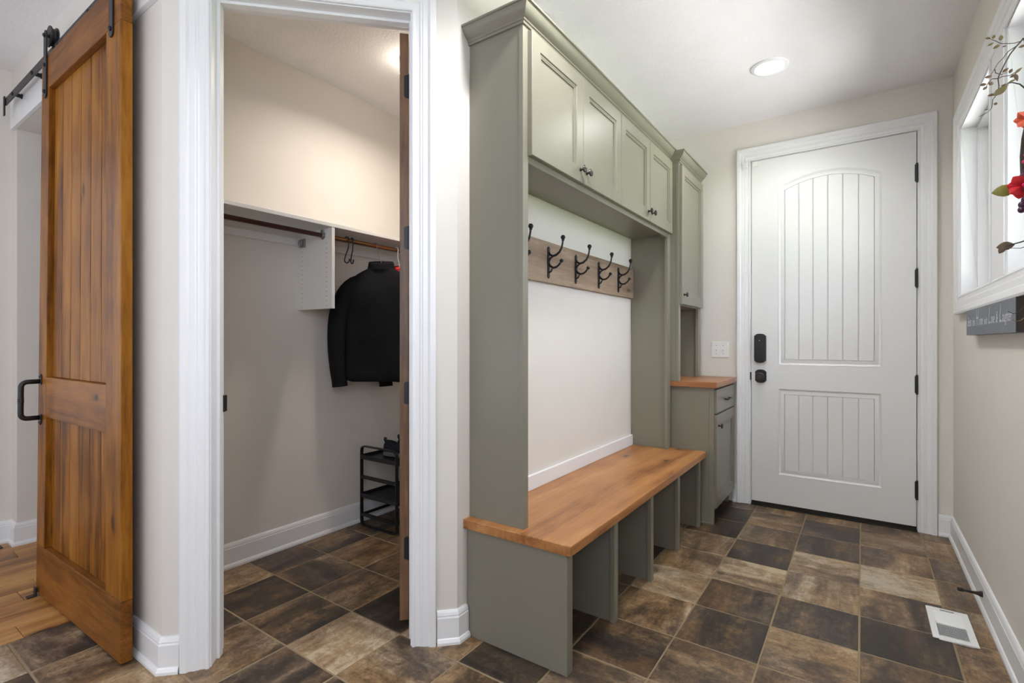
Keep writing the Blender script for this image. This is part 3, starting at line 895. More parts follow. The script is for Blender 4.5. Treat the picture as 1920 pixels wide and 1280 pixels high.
# base cabinet and counter
bc = thing('base_cabinet', (-1.02, 3.63, 0), 'sage green base cabinet with a drawer over one door', 'cabinet')
CF = -0.777
MB().box(XB + 0.002, CF - 0.02, 3.3365, 3.356, 0, 0.865).build('side_panel', 'sage', bc)
MB().box(CF - 0.0195, CF + 0.008, 3.335, 3.357, 0, 0.865).build('corner_stile', 'sage', bc, bevel=0.0015)
MB().box(XB + 0.002, CF - 0.02, 3.895, 3.915, 0, 0.865).build('side_panel', 'sage', bc)
MB().box(CF - 0.0195, CF, 3.357, 3.915, 0.835, 0.865).box(CF - 0.0195, CF, 3.880, 3.915, 0.10, 0.835).box(CF - 0.0195, CF, 3.357, 3.375, 0.10, 0.835).box(CF - 0.0195, CF, 3.375, 3.880, 0.10, 0.125).box(CF - 0.0195, CF, 3.375, 3.880, 0.68, 0.71).build('face_frame', 'sage', bc)
MB().box(XB + 0.002, CF - 0.02, 3.356, 3.895, 0.10, 0.118).build('cabinet_floor', 'sage', bc)
MB().box(CF - 0.075, CF - 0.057, 3.357, 3.895, 0, 0.10).build('toe_kick', 'sage', bc)
MB().box(XB + 0.02, CF + 0.006, 3.328, 3.3352, 0, 0.014).build('shoe_moulding', 'sage', bc, bevel=0.003)
dr = MB().box(CF + 0.0005, CF + 0.0205, 3.362, 3.905, 0.700, 0.850).build('drawer', 'sage', bc, bevel=0.002)
pl = MB().tube(rounded([(CF + 0.02, 3.585, 0.772), (CF + 0.045, 3.585, 0.772), (CF + 0.045, 3.695, 0.772), (CF + 0.02, 3.695, 0.772)], 0.012, 4), [0.0055] * 5 + [0.0045] * 2 + [0.0055] * 5, 8).build('pull', 'bronze', dr, smooth=True)
cab_door(bc, CF + 0.0005, 3.362, 3.905, 0.100, 0.690, (3.405, 0.618))
ct = MB().box(XB + 0.0005, -0.742, 3.307, 3.917, 0.866, 0.901).build('countertop', 'counter', loc=(-1.0, 3.6, 0.866), bevel=0.0025)
tag(ct, 'small honey brown wooden countertop beside the entry door', 'countertop')

# ------------------------------------------------------------------ coat rack with hooks
cr = thing('coat_rack', (-1.275, 2.43, 1.445), 'brown wooden board with five black double coat hooks', 'coat rack')
MB().box(XB + 0.001, -1.266, 1.594, 3.262, 1.445, 1.646).build('board', 'rackwood', cr, bevel=0.0015)
def hook(y):
    f = -1.266
    mb = MB()
    mb.prism([(-0.009, -0.070), (0, -0.080), (0.009, -0.070), (0.0075, -0.03), (0.0105, 0), (0.0075, 0.04), (0.010, 0.066), (0, 0.076), (-0.010, 0.066), (-0.0075, 0.04), (-0.0105, 0), (-0.0075, -0.03)], (f, y, 1.546), Y3, Z3, X3, 0, 0.006)
    up = [(f + 0.004, y, 1.594), (f + 0.012, y, 1.580), (f + 0.028, y, 1.573), (f + 0.046, y, 1.577), (f + 0.064, y, 1.590), (f + 0.076, y, 1.610), (f + 0.081, y, 1.632), (f + 0.083, y, 1.648)]
    mb.tube(up, [0.0055, 0.0055, 0.006, 0.006, 0.0055, 0.005, 0.0045, 0.0042], 8)
    mb.tube([(f + 0.004, y, 1.548), (f + 0.012, y, 1.562), (f + 0.028, y, 1.573)], 0.005, 8)
    lo = [(f + 0.004, y, 1.540), (f + 0.012, y, 1.526), (f + 0.028, y, 1.516), (f + 0.046, y, 1.518), (f + 0.060, y, 1.527), (f + 0.070, y, 1.538)]
    mb.tube(lo, [0.0055, 0.006, 0.006, 0.0055, 0.005, 0.005], 8)
    mb.tube([(f + 0.004, y, 1.494), (f + 0.018, y, 1.500), (f + 0.022, y, 1.512)], 0.0045, 8)
    h = mb.build('hook', 'black', cr, smooth='auto')
    b = MB().sphere((f + 0.083, y, 1.658), 0.0115)
    b.lathe([(0.0065, 0), (0.0075, 0.003), (0.006, 0.006)], (f + 0.083, y, 1.642), Z3, 10)
    b.build('ball_tip', 'black', h, smooth=True)
    MB().sphere((f + 0.075, y, 1.546), 0.0095).build('ball_tip', 'black', h, smooth=True)
for y_ in (1.8485, 2.136, 2.423, 2.711, 2.998):
    hook(y_)

# ------------------------------------------------------------------ closet fittings
sh = thing('closet_shelf', (-2.5, 1.8, 1.335), 'white closet shelf with hanging divider panel and wall cleat', 'shelf')
MB().box(XC + 0.001, -2.350, 0.93, 2.70, 1.776, 1.795).build('shelf_board', 'melamine', sh, bevel=0.001)
dv = MB().box(XC + 0.001, -2.352, 1.685, 1.704, 1.336, 1.7755).build('divider_panel', 'melamine', sh, bevel=0.001)
pins = MB()
for xx in (-2.625, -2.40):
    for k in range(14):
        pins.lathe([(0.0025, 0), (0.0025, 0.0006)], (xx, 1.685, 1.352 + k * 0.0262), -Y3, 6)
pins.build('shelf_pin_holes', 'darkgap', dv, kind='stuff')
MB().box(XC + 0.001, XC + 0.017, 0.93, 1.684, 1.703, 1.742).build('wall_cleat', 'melamine', sh, bevel=0.001)
MB().box(XC + 0.001, XC + 0.017, 1.705, 2.70, 1.703, 1.742).build('wall_cleat', 'melamine', sh, bevel=0.001)
br = MB().box(XC + 0.017, XC + 0.075, 1.676, 1.685, 1.690, 1.738).box(XC + 0.03, XC + 0.06, 1.664, 1.676, 1.700, 1.728).build('cam_bracket', 'steel', sh, bevel=0.003)
MB().lathe([(0.005, 0), (0.005, 0.03)], (XC + 0.045, 1.665, 1.69), Z3, 8).build('bracket_screw', 'steel', br)
r1 = thing('closet_rod', (-2.43, 1.3, 1.737), 'dark bronze closet rod on the left of the divider', 'closet rod')
MB().tube([(-2.43, 0.93, 1.737), (-2.43, 1.672, 1.737)], 0.0125, 14).build('rod', 'rodbrown', r1, smooth='auto')
MB().lathe([(0.022, 0), (0.022, 0.003), (0.015, 0.004), (0.015, 0.013)], (-2.43, 1.685, 1.737), -Y3, 16).box(-2.440, -2.420, 1.676, 1.685, 1.737, 1.768).build('rod_socket', 'steel', r1, smooth='auto')
r2 = thing('closet_rod', (-2.43, 2.2, 1.737), 'copper toned closet rod holding the hangers', 'closet rod')
MB().tube([(-2.43, 1.715, 1.737), (-2.43, 2.70, 1.737)], 0.0125, 14).build('rod', 'rodcopper', r2, smooth='auto')
MB().lathe([(0.020, 0), (0.020, 0.003), (0.016, 0.004), (0.016, 0.014)], (-2.43, 1.704, 1.737), Y3, 16).build('rod_socket', 'rodcopper', r2, smooth='auto')
# S hooks
def s_hook(y, rot, label):
    o = thing('s_hook', (-2.43, y, 1.737), label, 'hook', 'black hooks on the closet rod')
    pts = []
    Rt = 0.0185
    for k in range(9):
        a = R(200 - k * 27)
        pts.append((Rt * math.cos(a), 0, Rt * math.sin(a)))
    pts += [(0.012, 0, -0.05), (-0.006, 0, -0.085)]
    for k in range(9):
        a = R(165 + k * 24)
        pts.append((0.004 + 0.018 * math.cos(a), 0, -0.112 + 0.018 * math.sin(a)))
    c, s = math.cos(rot), math.sin(rot)
    P = [(-2.43 + p[0] * c, y + p[0] * s, 1.737 + p[2]) for p in pts]
    MB().tube(P, 0.0035, 8).build('hook_wire', 'black', o, smooth=True)
    MB().sphere(P[-1], 0.005, 8, 6).build('tip', 'black', o, smooth=True)
s_hook(1.838, R(12), 'black hook on the copper rod, nearer the divider')
s_hook(1.875, R(-14), 'black hook on the copper rod, nearer the jackets')

# garments
def garment(name, cx, cy, ztop, ang, L, hw, hd, mat, label, hook_mat, sleeve=True, collar=None, hooklabel=None, group=None):
    """local u = shoulder axis, w = front-back; faces the camera side"""
    u = Vector((math.cos(ang), math.sin(ang), 0))
    w = Vector((-math.sin(ang), math.cos(ang), 0))
    C = Vector((cx, cy, ztop))
    g = thing(name, (cx, cy, ztop - L), label, 'jacket', group)
    secs = [(0.0, 1.00, 1.0), (0.05, 1.0, 1.03), (0.2, 0.97, 0.98), (0.4, 0.95, 0.95), (0.58, 0.98, 1.0), (0.70, 0.98, 1.0), (0.80, 0.95, 0.9), (0.87, 0.86, 0.74), (0.92, 0.72, 0.62), (0.96, 0.50, 0.54), (0.985, 0.33, 0.52), (1.0, 0.30, 0.52)]
    seg = 40
    loops = []
    for t, a, b in secs:
        lp = []
        for k in range(seg):
            th_ = 2 * math.pi * k / seg
            cc, ss = math.cos(th_), math.sin(th_)
            ex = math.copysign(abs(cc) ** 0.75, cc)
            ey = math.copysign(abs(ss) ** 0.75, ss)
            fold = 1 + (0.10 * math.sin(5 * th_ + 7 * t) + 0.05 * math.sin(9 * th_ - 4 * t)) * (1 - t) * 1.2
            lp.append(C + u * (hw * a * ex) + w * (hd * b * ey * fold) + Z3 * (-L * (1 - t) + 0.006 * math.sin(3 * th_) * (1 - t)))
        loops.append(lp)
    body = MB().rings(loops, True, True).build('body', mat, g, smooth=True)
    sb = body.modifiers.new('sub', 'SUBSURF'); sb.levels = 1; sb.render_levels = 1
    if sleeve:
        for sg in (-1, 1):
            q_ = lambda a, t, d: C + u * (sg * hw * a) + Z3 * (-t * L) - w * d
            pts = [q_(0.50, 0.10, 0.0), q_(0.70, 0.135, 0.001), q_(0.88, 0.205, 0.005), q_(1.03, 0.31, 0.012), q_(1.13, 0.44, 0.018), q_(1.17, 0.60, 0.026), q_(1.15, 0.80, 0.032), q_(1.08, 1.0, 0.034), q_(1.06, 1.03, 0.034)]
            s_ = MB().tube(pts, [0.028, 0.046, 0.058, 0.062, 0.060, 0.055, 0.050, 0.043, 0.041], 16).build('sleeve', mat, g, smooth=True)
            sb = s_.modifiers.new('sub', 'SUBSURF'); sb.levels = 1; sb.render_levels = 1
            MB().tube([pts[-2] + Z3 * 0.02, pts[-1] - Z3 * 0.004], [0.0445, 0.044], 14).build('cuff', mat, s_, smooth='auto')
    cl = []
    for dz, k_, ko in ((-0.012, 1.12, 0), (0.018, 1.04, 0), (0.030, 1.0, 0), (0.018, 0.92, 0), (-0.012, 0.92, 0)):
        cl.append([C + u * (hw * 0.33 * k_ * math.cos(2 * math.pi * q / 24)) + w * (hd * 0.58 * k_ * math.sin(2 * math.pi * q / 24)) + Z3 * (dz + (0.010 * math.sin(2 * math.pi * q / 24))) for q in range(24)])
    MB().rings(cl, False, False).build('collar', collar or mat, g, smooth=True)
    # the hanger with its hook over the rod
    hn = thing('hanger', (cx, cy, ztop), hooklabel, 'hanger', 'hangers on the copper rod')
    rx, ry, rz = -2.43, cy + (-2.43 - cx) * 0, 1.737
    hr = 0.0165
    top = [Vector((rx + hr * math.cos(R(205 - k * 26)), cy, rz + hr * math.sin(R(205 - k * 26)))) for k in range(9)]
    stem = top + [Vector((rx * 0.6 + cx * 0.4, cy, rz - 0.045)), Vector((cx, cy, ztop + 0.035)), Vector((cx, cy, ztop - 0.03))]
    MB().tube(stem, 0.0026 if hook_mat != 'plastic' else 0.0042, 8).build('hook', hook_mat, hn, smooth=True)
    arm = [C + u * (-hw * 0.72) + Z3 * (-0.085), C + u * (-hw * 0.3) + Z3 * (-0.045), C + Z3 * (-0.028), C + u * (hw * 0.3) + Z3 * (-0.045), C + u * (hw * 0.72) + Z3 * (-0.085)]
    MB().tube(arm, 0.004, 8).build('shoulder_bar', hook_mat, hn, smooth=True)
    return g
JA = math.atan2(0.17, 0.24)
garment('jacket', -2.375, 2.045, 1.605, JA, 0.690, 0.222, 0.070, 'blackcloth', 'black jacket hanging nearest, its back towards the doorway', 'steel', hooklabel='thin metal hanger holding the nearest black jacket')
garment('shirt', -2.40, 2.215, 1.600, JA * 0.5, 0.60, 0.20, 0.045, 'redcloth', 'red garment hanging just behind the nearest black jacket', 'plastic', sleeve=False, hooklabel='white plastic hanger with the red garment')
garment('jacket', -2.40, 2.36, 1.600, JA * 0.3, 0.715, 0.205, 0.055, 'blackcloth', 'second black jacket hanging behind the red garment', 'steel', hooklabel='thin metal hanger holding the rear black jacket')

# shoe rack
rk = thing('shoe_rack', (-2.44, 2.38, 0), 'black metal shoe rack with rounded end frames and trays', 'shoe rack')
rx0, rx1, ry0, ry1, rh = -2.598, -2.278, 2.080, 2.690, 0.500
for yy in (ry0, ry1):
    lp = rounded([((rx0 + rx1) / 2, yy, 0.006), (rx1, yy, 0.006), (rx1, yy, rh), (rx0, yy, rh), (rx0, yy, 0.006), ((rx0 + rx1) / 2, yy, 0.006)], 0.035, 6)
    fr = MB().strip(lp, Y3, 0.020, None, 0.008).build('end_frame', 'black', rk)
    for zz in (0.305, 0.070):
        MB().box(rx0 + 0.003, rx1 - 0.003, yy - 0.009, yy + 0.009, zz - 0.009, zz + 0.009).build('crossbar', 'black', fr, bevel=0.001)
for zz in (0.430, 0.190):
    ty = MB()
    ty.box(rx0 + 0.004, rx1 - 0.004, ry0 - 0.006, ry1 + 0.006, zz - 0.003, zz)
    ty.box(rx0 + 0.004, rx0 + 0.007, ry0 - 0.006, ry1 + 0.006, zz, zz + 0.018).box(rx1 - 0.007, rx1 - 0.004, ry0 - 0.006, ry1 + 0.006, zz - 0.020, zz)
    ty.box(rx0 + 0.004, rx1 - 0.004, ry0 - 0.008, ry0 - 0.005, zz - 0.012, zz + 0.014).box(rx0 + 0.004, rx1 - 0.004, ry1 + 0.005, ry1 + 0.008, zz - 0.012, zz + 0.014)
    ty.build('tray', 'black', rk)
for xx in (rx0 + 0.006, rx1 - 0.006):
    MB().box(xx - 0.004, xx + 0.004, ry0 + 0.009, ry1 - 0.009, 0.062, 0.078).build('side_rail', 'black', rk)

def shoe(x, y, z, ang, label, L=0.275, upper='navycloth', sole='sole', group=None):
    o = thing('sneaker', (x, y, z), label, 'shoe', group)
    d = Vector((math.cos(ang), math.sin(ang), 0)); s = Vector((-math.sin(ang), math.cos(ang), 0))
    P = Vector((x, y, z))
    st = [(0.0, 0.020, 0.030), (0.02, 0.028, 0.034), (0.10, 0.034, 0.036), (0.30, 0.034, 0.036), (0.5, 0.038, 0.034), (0.70, 0.046, 0.030), (0.86, 0.042, 0.026), (0.96, 0.026, 0.024), (1.0, 0.010, 0.022)]
    def loop(t, w, zb, zt, flare=0.0, n=14):
        lp = []
        for k in range(n):
            a = 2 * math.pi * k / n
            lp.append(P + d * (t * L) + s * (w * math.cos(a) * 1.0) + Z3 * ((zb + zt) / 2 + (zt - zb) / 2 * math.copysign(abs(math.sin(a)) ** 0.6, math.sin(a))))
        return lp
    MB().rings([loop(t, w, 0, h) for t, w, h in st], True, True).build('sole', sole, o, smooth='auto')
    up = [(0.008, 0.020, 0.066), (0.03, 0.027, 0.088), (0.10, 0.030, 0.092), (0.22, 0.031, 0.082), (0.36, 0.032, 0.084), (0.46, 0.034, 0.086), (0.60, 0.038, 0.070), (0.76, 0.041, 0.052), (0.90, 0.034, 0.042), (0.975, 0.016, 0.034)]
    ub = MB().rings([loop(t, w, 0.022, h) for t, w, h in up], True, True).build('upper', upper, o, smooth=True)
    MB().rings([[P + d * (L * (0.17 + 0.145 * k_ * math.cos(2 * math.pi * q / 18))) + s * (0.026 * k_ * math.sin(2 * math.pi * q / 18)) + Z3 * (zz + 0.006 * math.cos(2 * math.pi * q / 18) * -1) for q in range(18)] for k_, zz in ((1.12, 0.080), (1.08, 0.094), (0.88, 0.095), (0.8, 0.083))], True, False).build('collar', upper, o, smooth=True)
    hl = [P + d * 0.004 + Z3 * 0.085, P - d * 0.006 + Z3 * 0.103, P - d * 0.002 + Z3 * 0.116, P + d * 0.008 + Z3 * 0.112, P + d * 0.010 + Z3 * 0.095]
    MB().strip(hl, s, 0.012, None, 0.003).build('heel_loop', upper, o)
    for k in range(4):
        t = 0.42 + k * 0.085
        zz = 0.088 - k * 0.009
        MB().tube([P + d * (t * L) - s * 0.02 + Z3 * (zz - 0.006), P + d * (t * L + 0.004) + Z3 * (zz + 0.003), P + d * (t * L) + s * 0.02 + Z3 * (zz - 0.006)], 0.0028, 6).build('lace', upper, o, smooth=True)
    return o
SG = 'sneakers on the rack'
shoe(-2.500, 2.185, 0.430, R(10), 'dark navy sneaker on the top tray, nearer the frame', group=SG)
shoe(-2.500, 2.300, 0.430, R(10), 'dark navy sneaker on the top tray, behind its mate', group=SG)
shoe(-2.545, 2.475, 0.190, R(2), 'dark sneaker on the middle tray, nearer the frame', upper='blackcloth', sole='darksole', group=SG)
shoe(-2.545, 2.585, 0.190, R(2), 'dark sneaker on the middle tray, farther back', upper='blackcloth', sole='darksole', group=SG)
shoe(-2.395, 2.240, 0.0, R(35), 'dark blue sneaker on the floor beneath the rack', group=SG)

# ------------------------------------------------------------------ lamps
cl = thing('recessed_light', (-0.434, 3.197, CEIL - 0.002), 'round white recessed ceiling light glowing over the entry', 'ceiling light')
MB().lathe([(0.098, 0.002), (0.098, -0.003), (0.090, -0.007), (0.078, -0.008), (0.072, -0.004), (0.072, 0.002)], (-0.434, 3.197, CEIL - 0.002), Z3, 40).build('trim_ring', 'trim', cl, smooth='auto')
MB().lathe([(0.0715, -0.0055), (0.0715, -0.0035)], (-0.434, 3.197, CEIL - 0.002), Z3, 40).build('lens', 'lens', cl)
def lamp(name, loc, power, colr, rad, spot=False):
    d = bpy.data.lights.new(name, 'SPOT' if spot else 'POINT')
    d.energy = power; d.color = colr; d.shadow_soft_size = rad
    if spot:
        d.spot_size = R(150); d.spot_blend = 0.6
    o = bpy.data.objects.new(name, d)
    o.location = loc
    col.objects.link(o)
    return o
lamp('recessed_light_bulb', (-0.434, 3.197, CEIL - 0.03), 25, (0.98, 1.0, 1.0), 0.07, True)
for x_, y_, w_ in ((-0.62, 1.5, 62), (-1.6, -0.3, 4), (-3.3, -0.3, 4)):  # extra ceiling lights out of view, added to brighten hall and living area
    c2 = thing('recessed_light', (x_, y_, CEIL - 0.002), {1.5: 'added recessed fill light above the near end of the bench, out of view'}.get(y_, 'added recessed fill light in the unseen living area %s' % ('near the left wall' if x_ < -2 else 'before the closet')), 'ceiling light')
    MB().lathe([(0.098, 0.002), (0.098, -0.003), (0.090, -0.007), (0.078, -0.008), (0.072, -0.004), (0.072, 0.002)], (x_, y_, CEIL - 0.002), Z3, 32).build('trim_ring', 'trim', c2, smooth='auto')
    MB().lathe([(0.0715, -0.0055), (0.0715, -0.0035)], (x_, y_, CEIL - 0.002), Z3, 32).build('lens', 'lens', c2)
    lamp('recessed_light_bulb', (x_, y_, CEIL - 0.03), w_, (0.98, 1.0, 1.0), 0.07, True)
gl = thing('closet_light', (-2.06, 1.985, CEIL), 'warm glowing globe light on the closet ceiling behind the door', 'ceiling light')
MB().lathe([(0.06, 0), (0.06, -0.02), (0.03, -0.03)], (-2.06, 1.985, CEIL), Z3, 24).build('lamp_base', 'plastic', gl, smooth='auto')
MB().sphere((-2.06, 1.985, CEIL - 0.085), 0.062, 20, 12).build('globe', 'globe', gl, smooth=True)
cl_d = bpy.data.lights.new('closet_light_bulb', 'AREA')
cl_d.shape = 'DISK'
cl_d.size = 0.16
cl_d.energy = 8.0
cl_d.spread = R(168)
cl_d.color = (1, 0.90, 0.78)
clo = bpy.data.objects.new('closet_light_bulb', cl_d)
clo.location = (-2.06, 1.985, CEIL - 0.155)
col.objects.link(clo)

# ------------------------------------------------------------------ small wall and floor items
sw = thing('light_switch', (-0.8625, YE, 1.04), 'white double toggle light switch plate left of the entry door', 'light switch')
MB().box(-0.922, -0.803, YE - 0.006, YE, 1.040, 1.154).build('plate', 'plastic', sw, bevel=0.003)
for x_ in (-0.886, -0.839):
    MB().obox((x_, YE - 0.007, 1.097), X3, Vector((0, -0.5, 0.86)), Vector((0, -0.86, -0.5)), -0.004, 0.004, -0.006, 0.010, 0, 0.010).build('toggle', 'plastic', sw, bevel=0.0015)
    for dz in (-0.03, 0.03):
        MB().lathe([(0.003, 0), (0.003, 0.001)], (x_, YE - 0.006, 1.097 + dz), -Y3, 8).build('screw', 'steel', sw)
vt = thing('floor_vent', (0.295, 2.70, 0), 'white metal floor register near the right baseboard', 'floor vent')
vx0, vx1, vy0, vy1 = 0.226, 0.364, 2.560, 2.845
vf = MB()
z_ = 0.007
ix0, ix1 = vx0 + 0.022, vx1 - 0.022
mid_ = (vy0 + vy1) / 2
vf.box(vx0, ix0, vy0, vy1, 0.001, z_).box(ix1, vx1, vy0, vy1, 0.001, z_)
vf.box(ix0, ix1, vy0, vy0 + 0.028, 0.001, z_).box(ix0, ix1, vy1 - 0.038, vy1, 0.001, z_).box(ix0, ix1, mid_ - 0.006, mid_ + 0.006, 0.001, z_)
vf.build('frame', 'plastic', vt, bevel=0.003)
MB().box(ix0, ix1, vy0 + 0.028, vy1 - 0.038, 0.0006, 0.0014).build('shade_sheet', 'darkgap', vt)  # near-black sheet in place of the shaded opening under the louvers
for (ya, yb, tilt) in ((vy0 + 0.028, mid_ - 0.006, -1), (mid_ + 0.006, vy1 - 0.038, 1)):
    n = 10
    for k in range(n):
        yy = ya + (k + 0.5) * (yb - ya) / n
        MB().obox((0, yy, 0.0045), X3, Vector((0, 0.80, 0.6 * tilt)), Vector((0, -0.6 * tilt, 0.80)), ix0, ix1, -0.0042, 0.0042, -0.0007, 0.0007).build('louver', 'plastic', vt)
MB().box(0.272, 0.318, vy1 - 0.026, vy1 - 0.021, z_, z_ + 0.003).build('damper_lever', 'steel', vt, bevel=0.001)
ds = thing('door_stop', (XR - 0.0145, 2.945, 0.07), 'dark bronze door stop on the right baseboard', 'door stop')
dvx = Vector((-0.088, -0.030, 0.012)).normalized()
MB().lathe([(0.0135, 0), (0.0125, 0.006), (0.008, 0.018), (0.0055, 0.035), (0.005, 0.072)], (XR - 0.0145, 2.950, 0.066), dvx, 14).build('post', 'bronze', ds, smooth='auto')
MB().lathe([(0.0065, 0.070), (0.0075, 0.072), (0.0075, 0.088), (0.006, 0.090)], (XR - 0.0145, 2.950, 0.066), dvx, 14).build('rubber_tip', 'rubber', ds, smooth='auto')

# painted block sign under the window
sg = thing('block_sign', (0.422, 2.72, 1.186), 'long grey block sign with pale lettering below the window', 'sign')
MB().box(0.404, XR - 0.001, 2.253, 3.185, 1.186, 1.301).build('block', 'slate', sg, bevel=0.0015)
MB().box(0.4045, XR - 0.0015, 2.2505, 2.2535, 1.1865, 1.3005).build('end_cap', 'slateend', sg)
lets = MB()
cur = 0.0
def text_piece(body, size):
    global cur
    cu = bpy.data.curves.new('lettering', 'FONT')
    cu.body = body
    cu.size = size
    cu.shear = 0.35
    cu.extrude = 0.0006
    cu.resolution_u = 3
    o = bpy.data.objects.new('lettering', cu)
    col.objects.link(o)
    bpy.context.view_layer.update()
    me = o.to_mesh()
    xs = [v.co.x for v in me.vertices]
    vs = [(cur + v.co.x, v.co.y, v.co.z) for v in me.vertices]
    fs = [tuple(p.vertices) for p in me.polygons]
    w = max(xs) if xs else 0
    o.to_mesh_clear()
    bpy.data.objects.remove(o)
    bpy.data.curves.remove(cu)
    # text x runs towards -Y on the wall (left to right for a viewer facing +X)
    lets.add([(0.4033 - c * 0.5, 3.150 - a * 1.0, 1.226 + b) for a, b, c in vs], fs)
    cur += w + size * 0.12
for body, size in (('Bless', 0.062), ('this', 0.052), ('H', 0.094), ('ome', 0.056), ('with', 0.046), ('L', 0.094), ('ove', 0.056), ('&', 0.062), ('L', 0.094), ('aughter', 0.056)):
    text_piece(body, size)
    if body in ('Bless', 'this', 'ome', 'with', 'ove', '&'):
        cur += 0.018
k_ = 0.86 / max(cur, 0.01)
for v in lets.v:
    v.y = 3.150 - (3.150 - v.y) * k_
lets.build('lettering', 'chalk', sg, kind='stuff')

# ------------------------------------------------------------------ twig wreath with silk flowers in front of the near window
wr = thing('floral_wreath', (0.375, 1.72, 1.60), 'twig wreath with red silk flowers and leaves by the window', 'wreath')
WC = Vector((0.372, 1.70, 1.60))
def jit(p, k=0.006):
    return Vector(p) + Vector((random.uniform(-k, k) * 0.4, random.uniform(-k, k), random.uniform(-k, k)))
for q in range(5):
    pts = []
    for k in range(33):
        a = 2 * math.pi * k / 32 + q
        r = 0.225 + 0.016 * math.sin(3 * a + q * 1.7)
        pts.append(WC + Vector((0.012 * math.sin(2 * a + q), r * math.cos(a), r * math.sin(a))))
    MB().tube(pts, 0.006, 6).build('twig_ring', 'twig', wr, smooth=True)
def dy(p, y):
    return (p[0] * y / 1.95, y, 1.157 + (p[1] - 1.157) * y / 1.95)
twigs = {
 'T0': [(0.372, 1.80), (0.385, 1.90), (0.366, 1.992)],
 'T1': [(0.366, 1.992), (0.36, 1.987), (0.348, 1.986), (0.335, 1.989), (0.32, 1.994), (0.311, 2.003), (0.294, 2.018)],
 'T2': [(0.366, 1.994), (0.36, 1.986), (0.35, 1.974), (0.338, 1.957), (0.326, 1.93), (0.316, 1.905), (0.314, 1.897), (0.316, 1.875)],
 'T3': [(0.35, 1.976), (0.335, 1.967), (0.326, 1.954), (0.314, 1.941), (0.307, 1.927), (0.299, 1.911)],
 'T3b': [(0.307, 1.927), (0.309, 1.915), (0.321, 1.907), (0.333, 1.909)],
 'T4': [(0.314, 1.898), (0.302, 1.9), (0.294, 1.892), (0.289, 1.88)],
 'T5': [(0.314, 1.897), (0.323, 1.901), (0.338, 1.899), (0.35, 1.905), (0.358, 1.907)],
 'T6': [(0.316, 1.875), (0.311, 1.852), (0.303, 1.841), (0.301, 1.818), (0.292, 1.808), (0.275, 1.80)],
 'T7': [(0.385, 1.83), (0.366, 1.858), (0.358, 1.869), (0.343, 1.878), (0.333, 1.878)],
 'T8': [(0.385, 1.44), (0.36, 1.432), (0.345, 1.428), (0.333, 1.425)],
 'T9': [(0.385, 1.425), (0.36, 1.415), (0.340, 1.417)],
 'T10': [(0.390, 1.275), (0.372, 1.262), (0.358, 1.240), (0.345, 1.234), (0.334, 1.242)],
 'T11': [(0.390, 1.25), (0.372, 1.228), (0.360, 1.215), (0.350, 1.213), (0.343, 1.218)],
}
yoff = {'T0': 1.90, 'T1': 1.93, 'T2': 1.95, 'T3': 1.96, 'T3b': 1.96, 'T4': 1.95, 'T5': 1.95, 'T6': 1.95, 'T7': 1.91, 'T8': 1.93, 'T9': 1.92, 'T10': 1.93, 'T11': 1.92}
for k, pts in twigs.items():
    n = len(pts)
    thick = 0.0022 if k in ('T0', 'T2', 'T7', 'T8') else 0.0012
    MB().tube([dy(p, yoff[k] + 0.004 * math.sin(i_ * 1.3)) for i_, p in enumerate(pts)], [thick * (1 - 0.5 * i_ / n) for i_ in range(n)], 6).build('twig', 'twig' if k not in ('T11',) else 'leafolive', wr, smooth=True)
def leaf(c, dirv, L, w, mat, name='leaf', cup=0.25, nrm=None, par=None):
    """folded leaf with thickness"""
    c = Vector(c); d = Vector(dirv).normalized()
    nrm = Vector(nrm).normalized() if nrm is not None else Vector((-0.25, -1, 0.1)).normalized()
    s = d.cross(nrm).normalized()
    nn = s.cross(d).normalized()
    prof = [(0.0, 0.02), (0.15, 0.55), (0.35, 0.95), (0.55, 1.0), (0.75, 0.72), (0.9, 0.35), (1.0, 0.02)]
    th_ = 0.0007
    loops = []
    for t, ww in prof:
        m = c + d * (L * (t - 0.5)) + nn * (L * 0.12 * math.sin(t * math.pi))
        e1 = m + s * (w / 2 * ww) + nn * (-cup * w * ww * 0.5)
        e2 = m - s * (w / 2 * ww) + nn * (-cup * w * ww * 0.5)
        loops.append([m + nn * th_, e1 + nn * th_ * 0.3, e1 - nn * th_ * 0.3, m - nn * th_, e2 - nn * th_ * 0.3, e2 + nn * th_ * 0.3])
    return MB().rings(loops, True, True).build(name, mat, par or wr, smooth='auto')
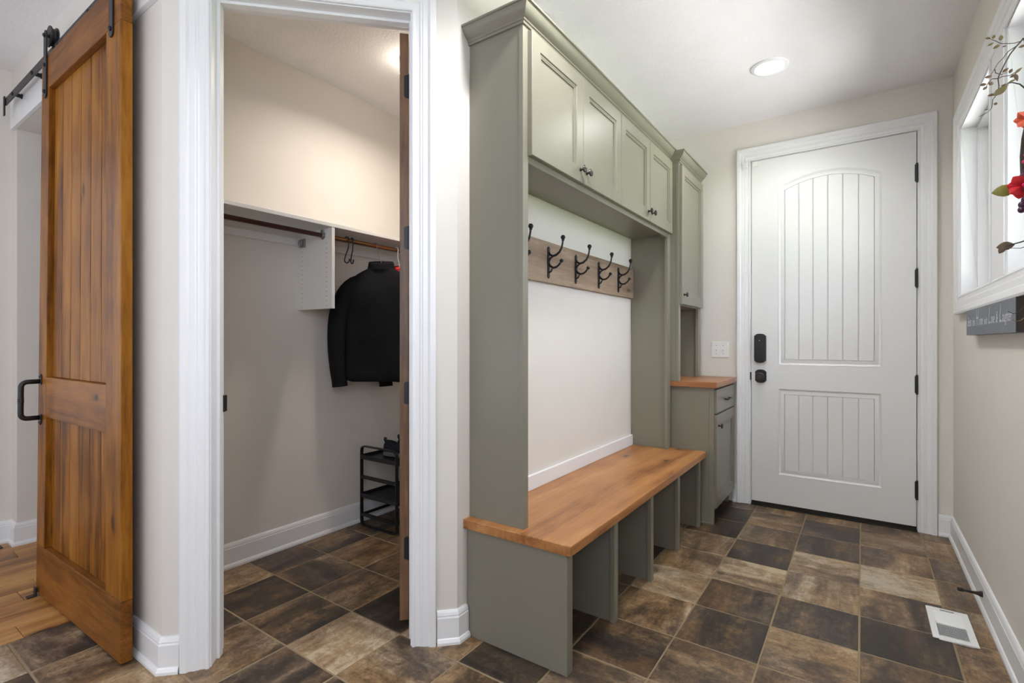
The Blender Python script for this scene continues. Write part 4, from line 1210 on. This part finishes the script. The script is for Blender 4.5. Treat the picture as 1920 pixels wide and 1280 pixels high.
lv = [((0.293, 2.018), (-1, .3), .012, .006, 0), ((0.305, 2.018), (.3, 1), .011, .0075, 0), ((0.32, 2.010), (.05, 1), .015, .009, 0), ((0.299, 1.999), (-1, -.45), .013, .0065, 0), ((0.311, 1.988), (-1, -.45), .016, .008, 0),
      ((0.294, 1.908), (-1, 0), .016, .0075, 1), ((0.283, 1.889), (-1, .1), .014, .0075, 1), ((0.299, 1.888), (-.6, .3), .012, .009, 1), ((0.287, 1.878), (-.7, -.5), .011, .007, 1), ((0.329, 1.916), (.8, .6), .016, .0075, 1),
      ((0.34, 1.911), (.4, 1), .013, .0075, 1), ((0.344, 1.896), (1, .4), .012, .0075, 1), ((0.355, 1.907), (.8, .7), .020, .007, 0), ((0.319, 1.861), (.9, .55), .032, .018, 2), ((0.30, 1.855), (-1, 0), .015, .007, 1),
      ((0.309, 1.828), (1, -.2), .008, .007, 1), ((0.29, 1.817), (-1, -.1), .010, .004, 1), ((0.328, 1.874), (-1, 0), .016, .0085, 1), ((0.351, 1.89), (.25, -1), .022, .008, 3), ((0.363, 1.972), (1, .2), .016, .007, 1), ((0.327, 1.984), (-1, -.1), .009, .004, 1),
      ((0.343, 1.882), (1, .3), .018, .005, 0), ((0.329, 1.424), (-1, -.1), .036, .022, 3), ((0.322, 1.414), (-.5, -.8), .022, .014, 3)]
for (p, dd, L, w, mi) in lv:
    y_ = 1.94 + random.uniform(-0.012, 0.012)
    q = dy(p, y_)
    leaf(q, (dd[0], 0.15 * random.uniform(-1, 1), dd[1]), L * 1.05, w * 1.1, ('leafolive', 'leafbrown', 'leafolive', 'leafbrown')[mi])
# red flower with its green leaf
fc = Vector(dy((0.366, 1.585), 1.93))
leaf(Vector(dy((0.326, 1.579), 1.95)), (-1, 0, -0.08), 0.052, 0.034, 'leafgreen', 'leaf')
for k in range(9):
    a = 2 * math.pi * k / 9 + 0.2
    dv_ = Vector((math.cos(a), 0.0, math.sin(a)))
    leaf(fc + dv_ * 0.017 + Vector((0, -0.006 * (k % 2), 0)), dv_ + Vector((0, -0.35, 0)), 0.040, 0.034, 'petalred', 'petal', 0.35)
MB().sphere(fc + Vector((0, -0.016, 0)), 0.007, 10, 8).build('flower_centre', 'berrypink', wr, smooth=True)
fc2 = Vector(dy((0.372, 1.768), 1.92))
for k in range(8):
    a = 2 * math.pi * k / 8
    dv_ = Vector((math.cos(a), 0.0, math.sin(a)))
    leaf(fc2 + dv_ * 0.014 + Vector((0, -0.005 * (k % 2), 0)), dv_ + Vector((0, -0.4, 0)), 0.030, 0.022, 'petalcoral', 'petal', 0.35)
MB().sphere(fc2 + Vector((0, -0.012, 0)), 0.006, 10, 8).build('flower_centre', 'berrypink', wr, smooth=True)
for p, r_, m_ in (((0.369, 1.672), .007, 'berrypink'), ((0.368, 1.652), .007, 'berrypink'), ((0.372, 1.640), .006, 'berrypink'), ((0.366, 1.614), .009, 'berrypurple'), ((0.371, 1.625), .008, 'berrypurple'), ((0.364, 1.535), .010, 'berrypurple'), ((0.362, 1.521), .009, 'berrypurple'), ((0.369, 1.548), .009, 'berrypurple')):
    MB().sphere(dy(p, 1.93), r_, 12, 8).build('berry', m_, wr, smooth=True)
MB().tube([WC + Vector((0, 0, 0.22)), WC + Vector((0.02, 0, 0.45)), Vector((0.405, 1.70, 2.33))], 0.002, 6).build('hanging_cord', 'twig', wr, smooth=True)
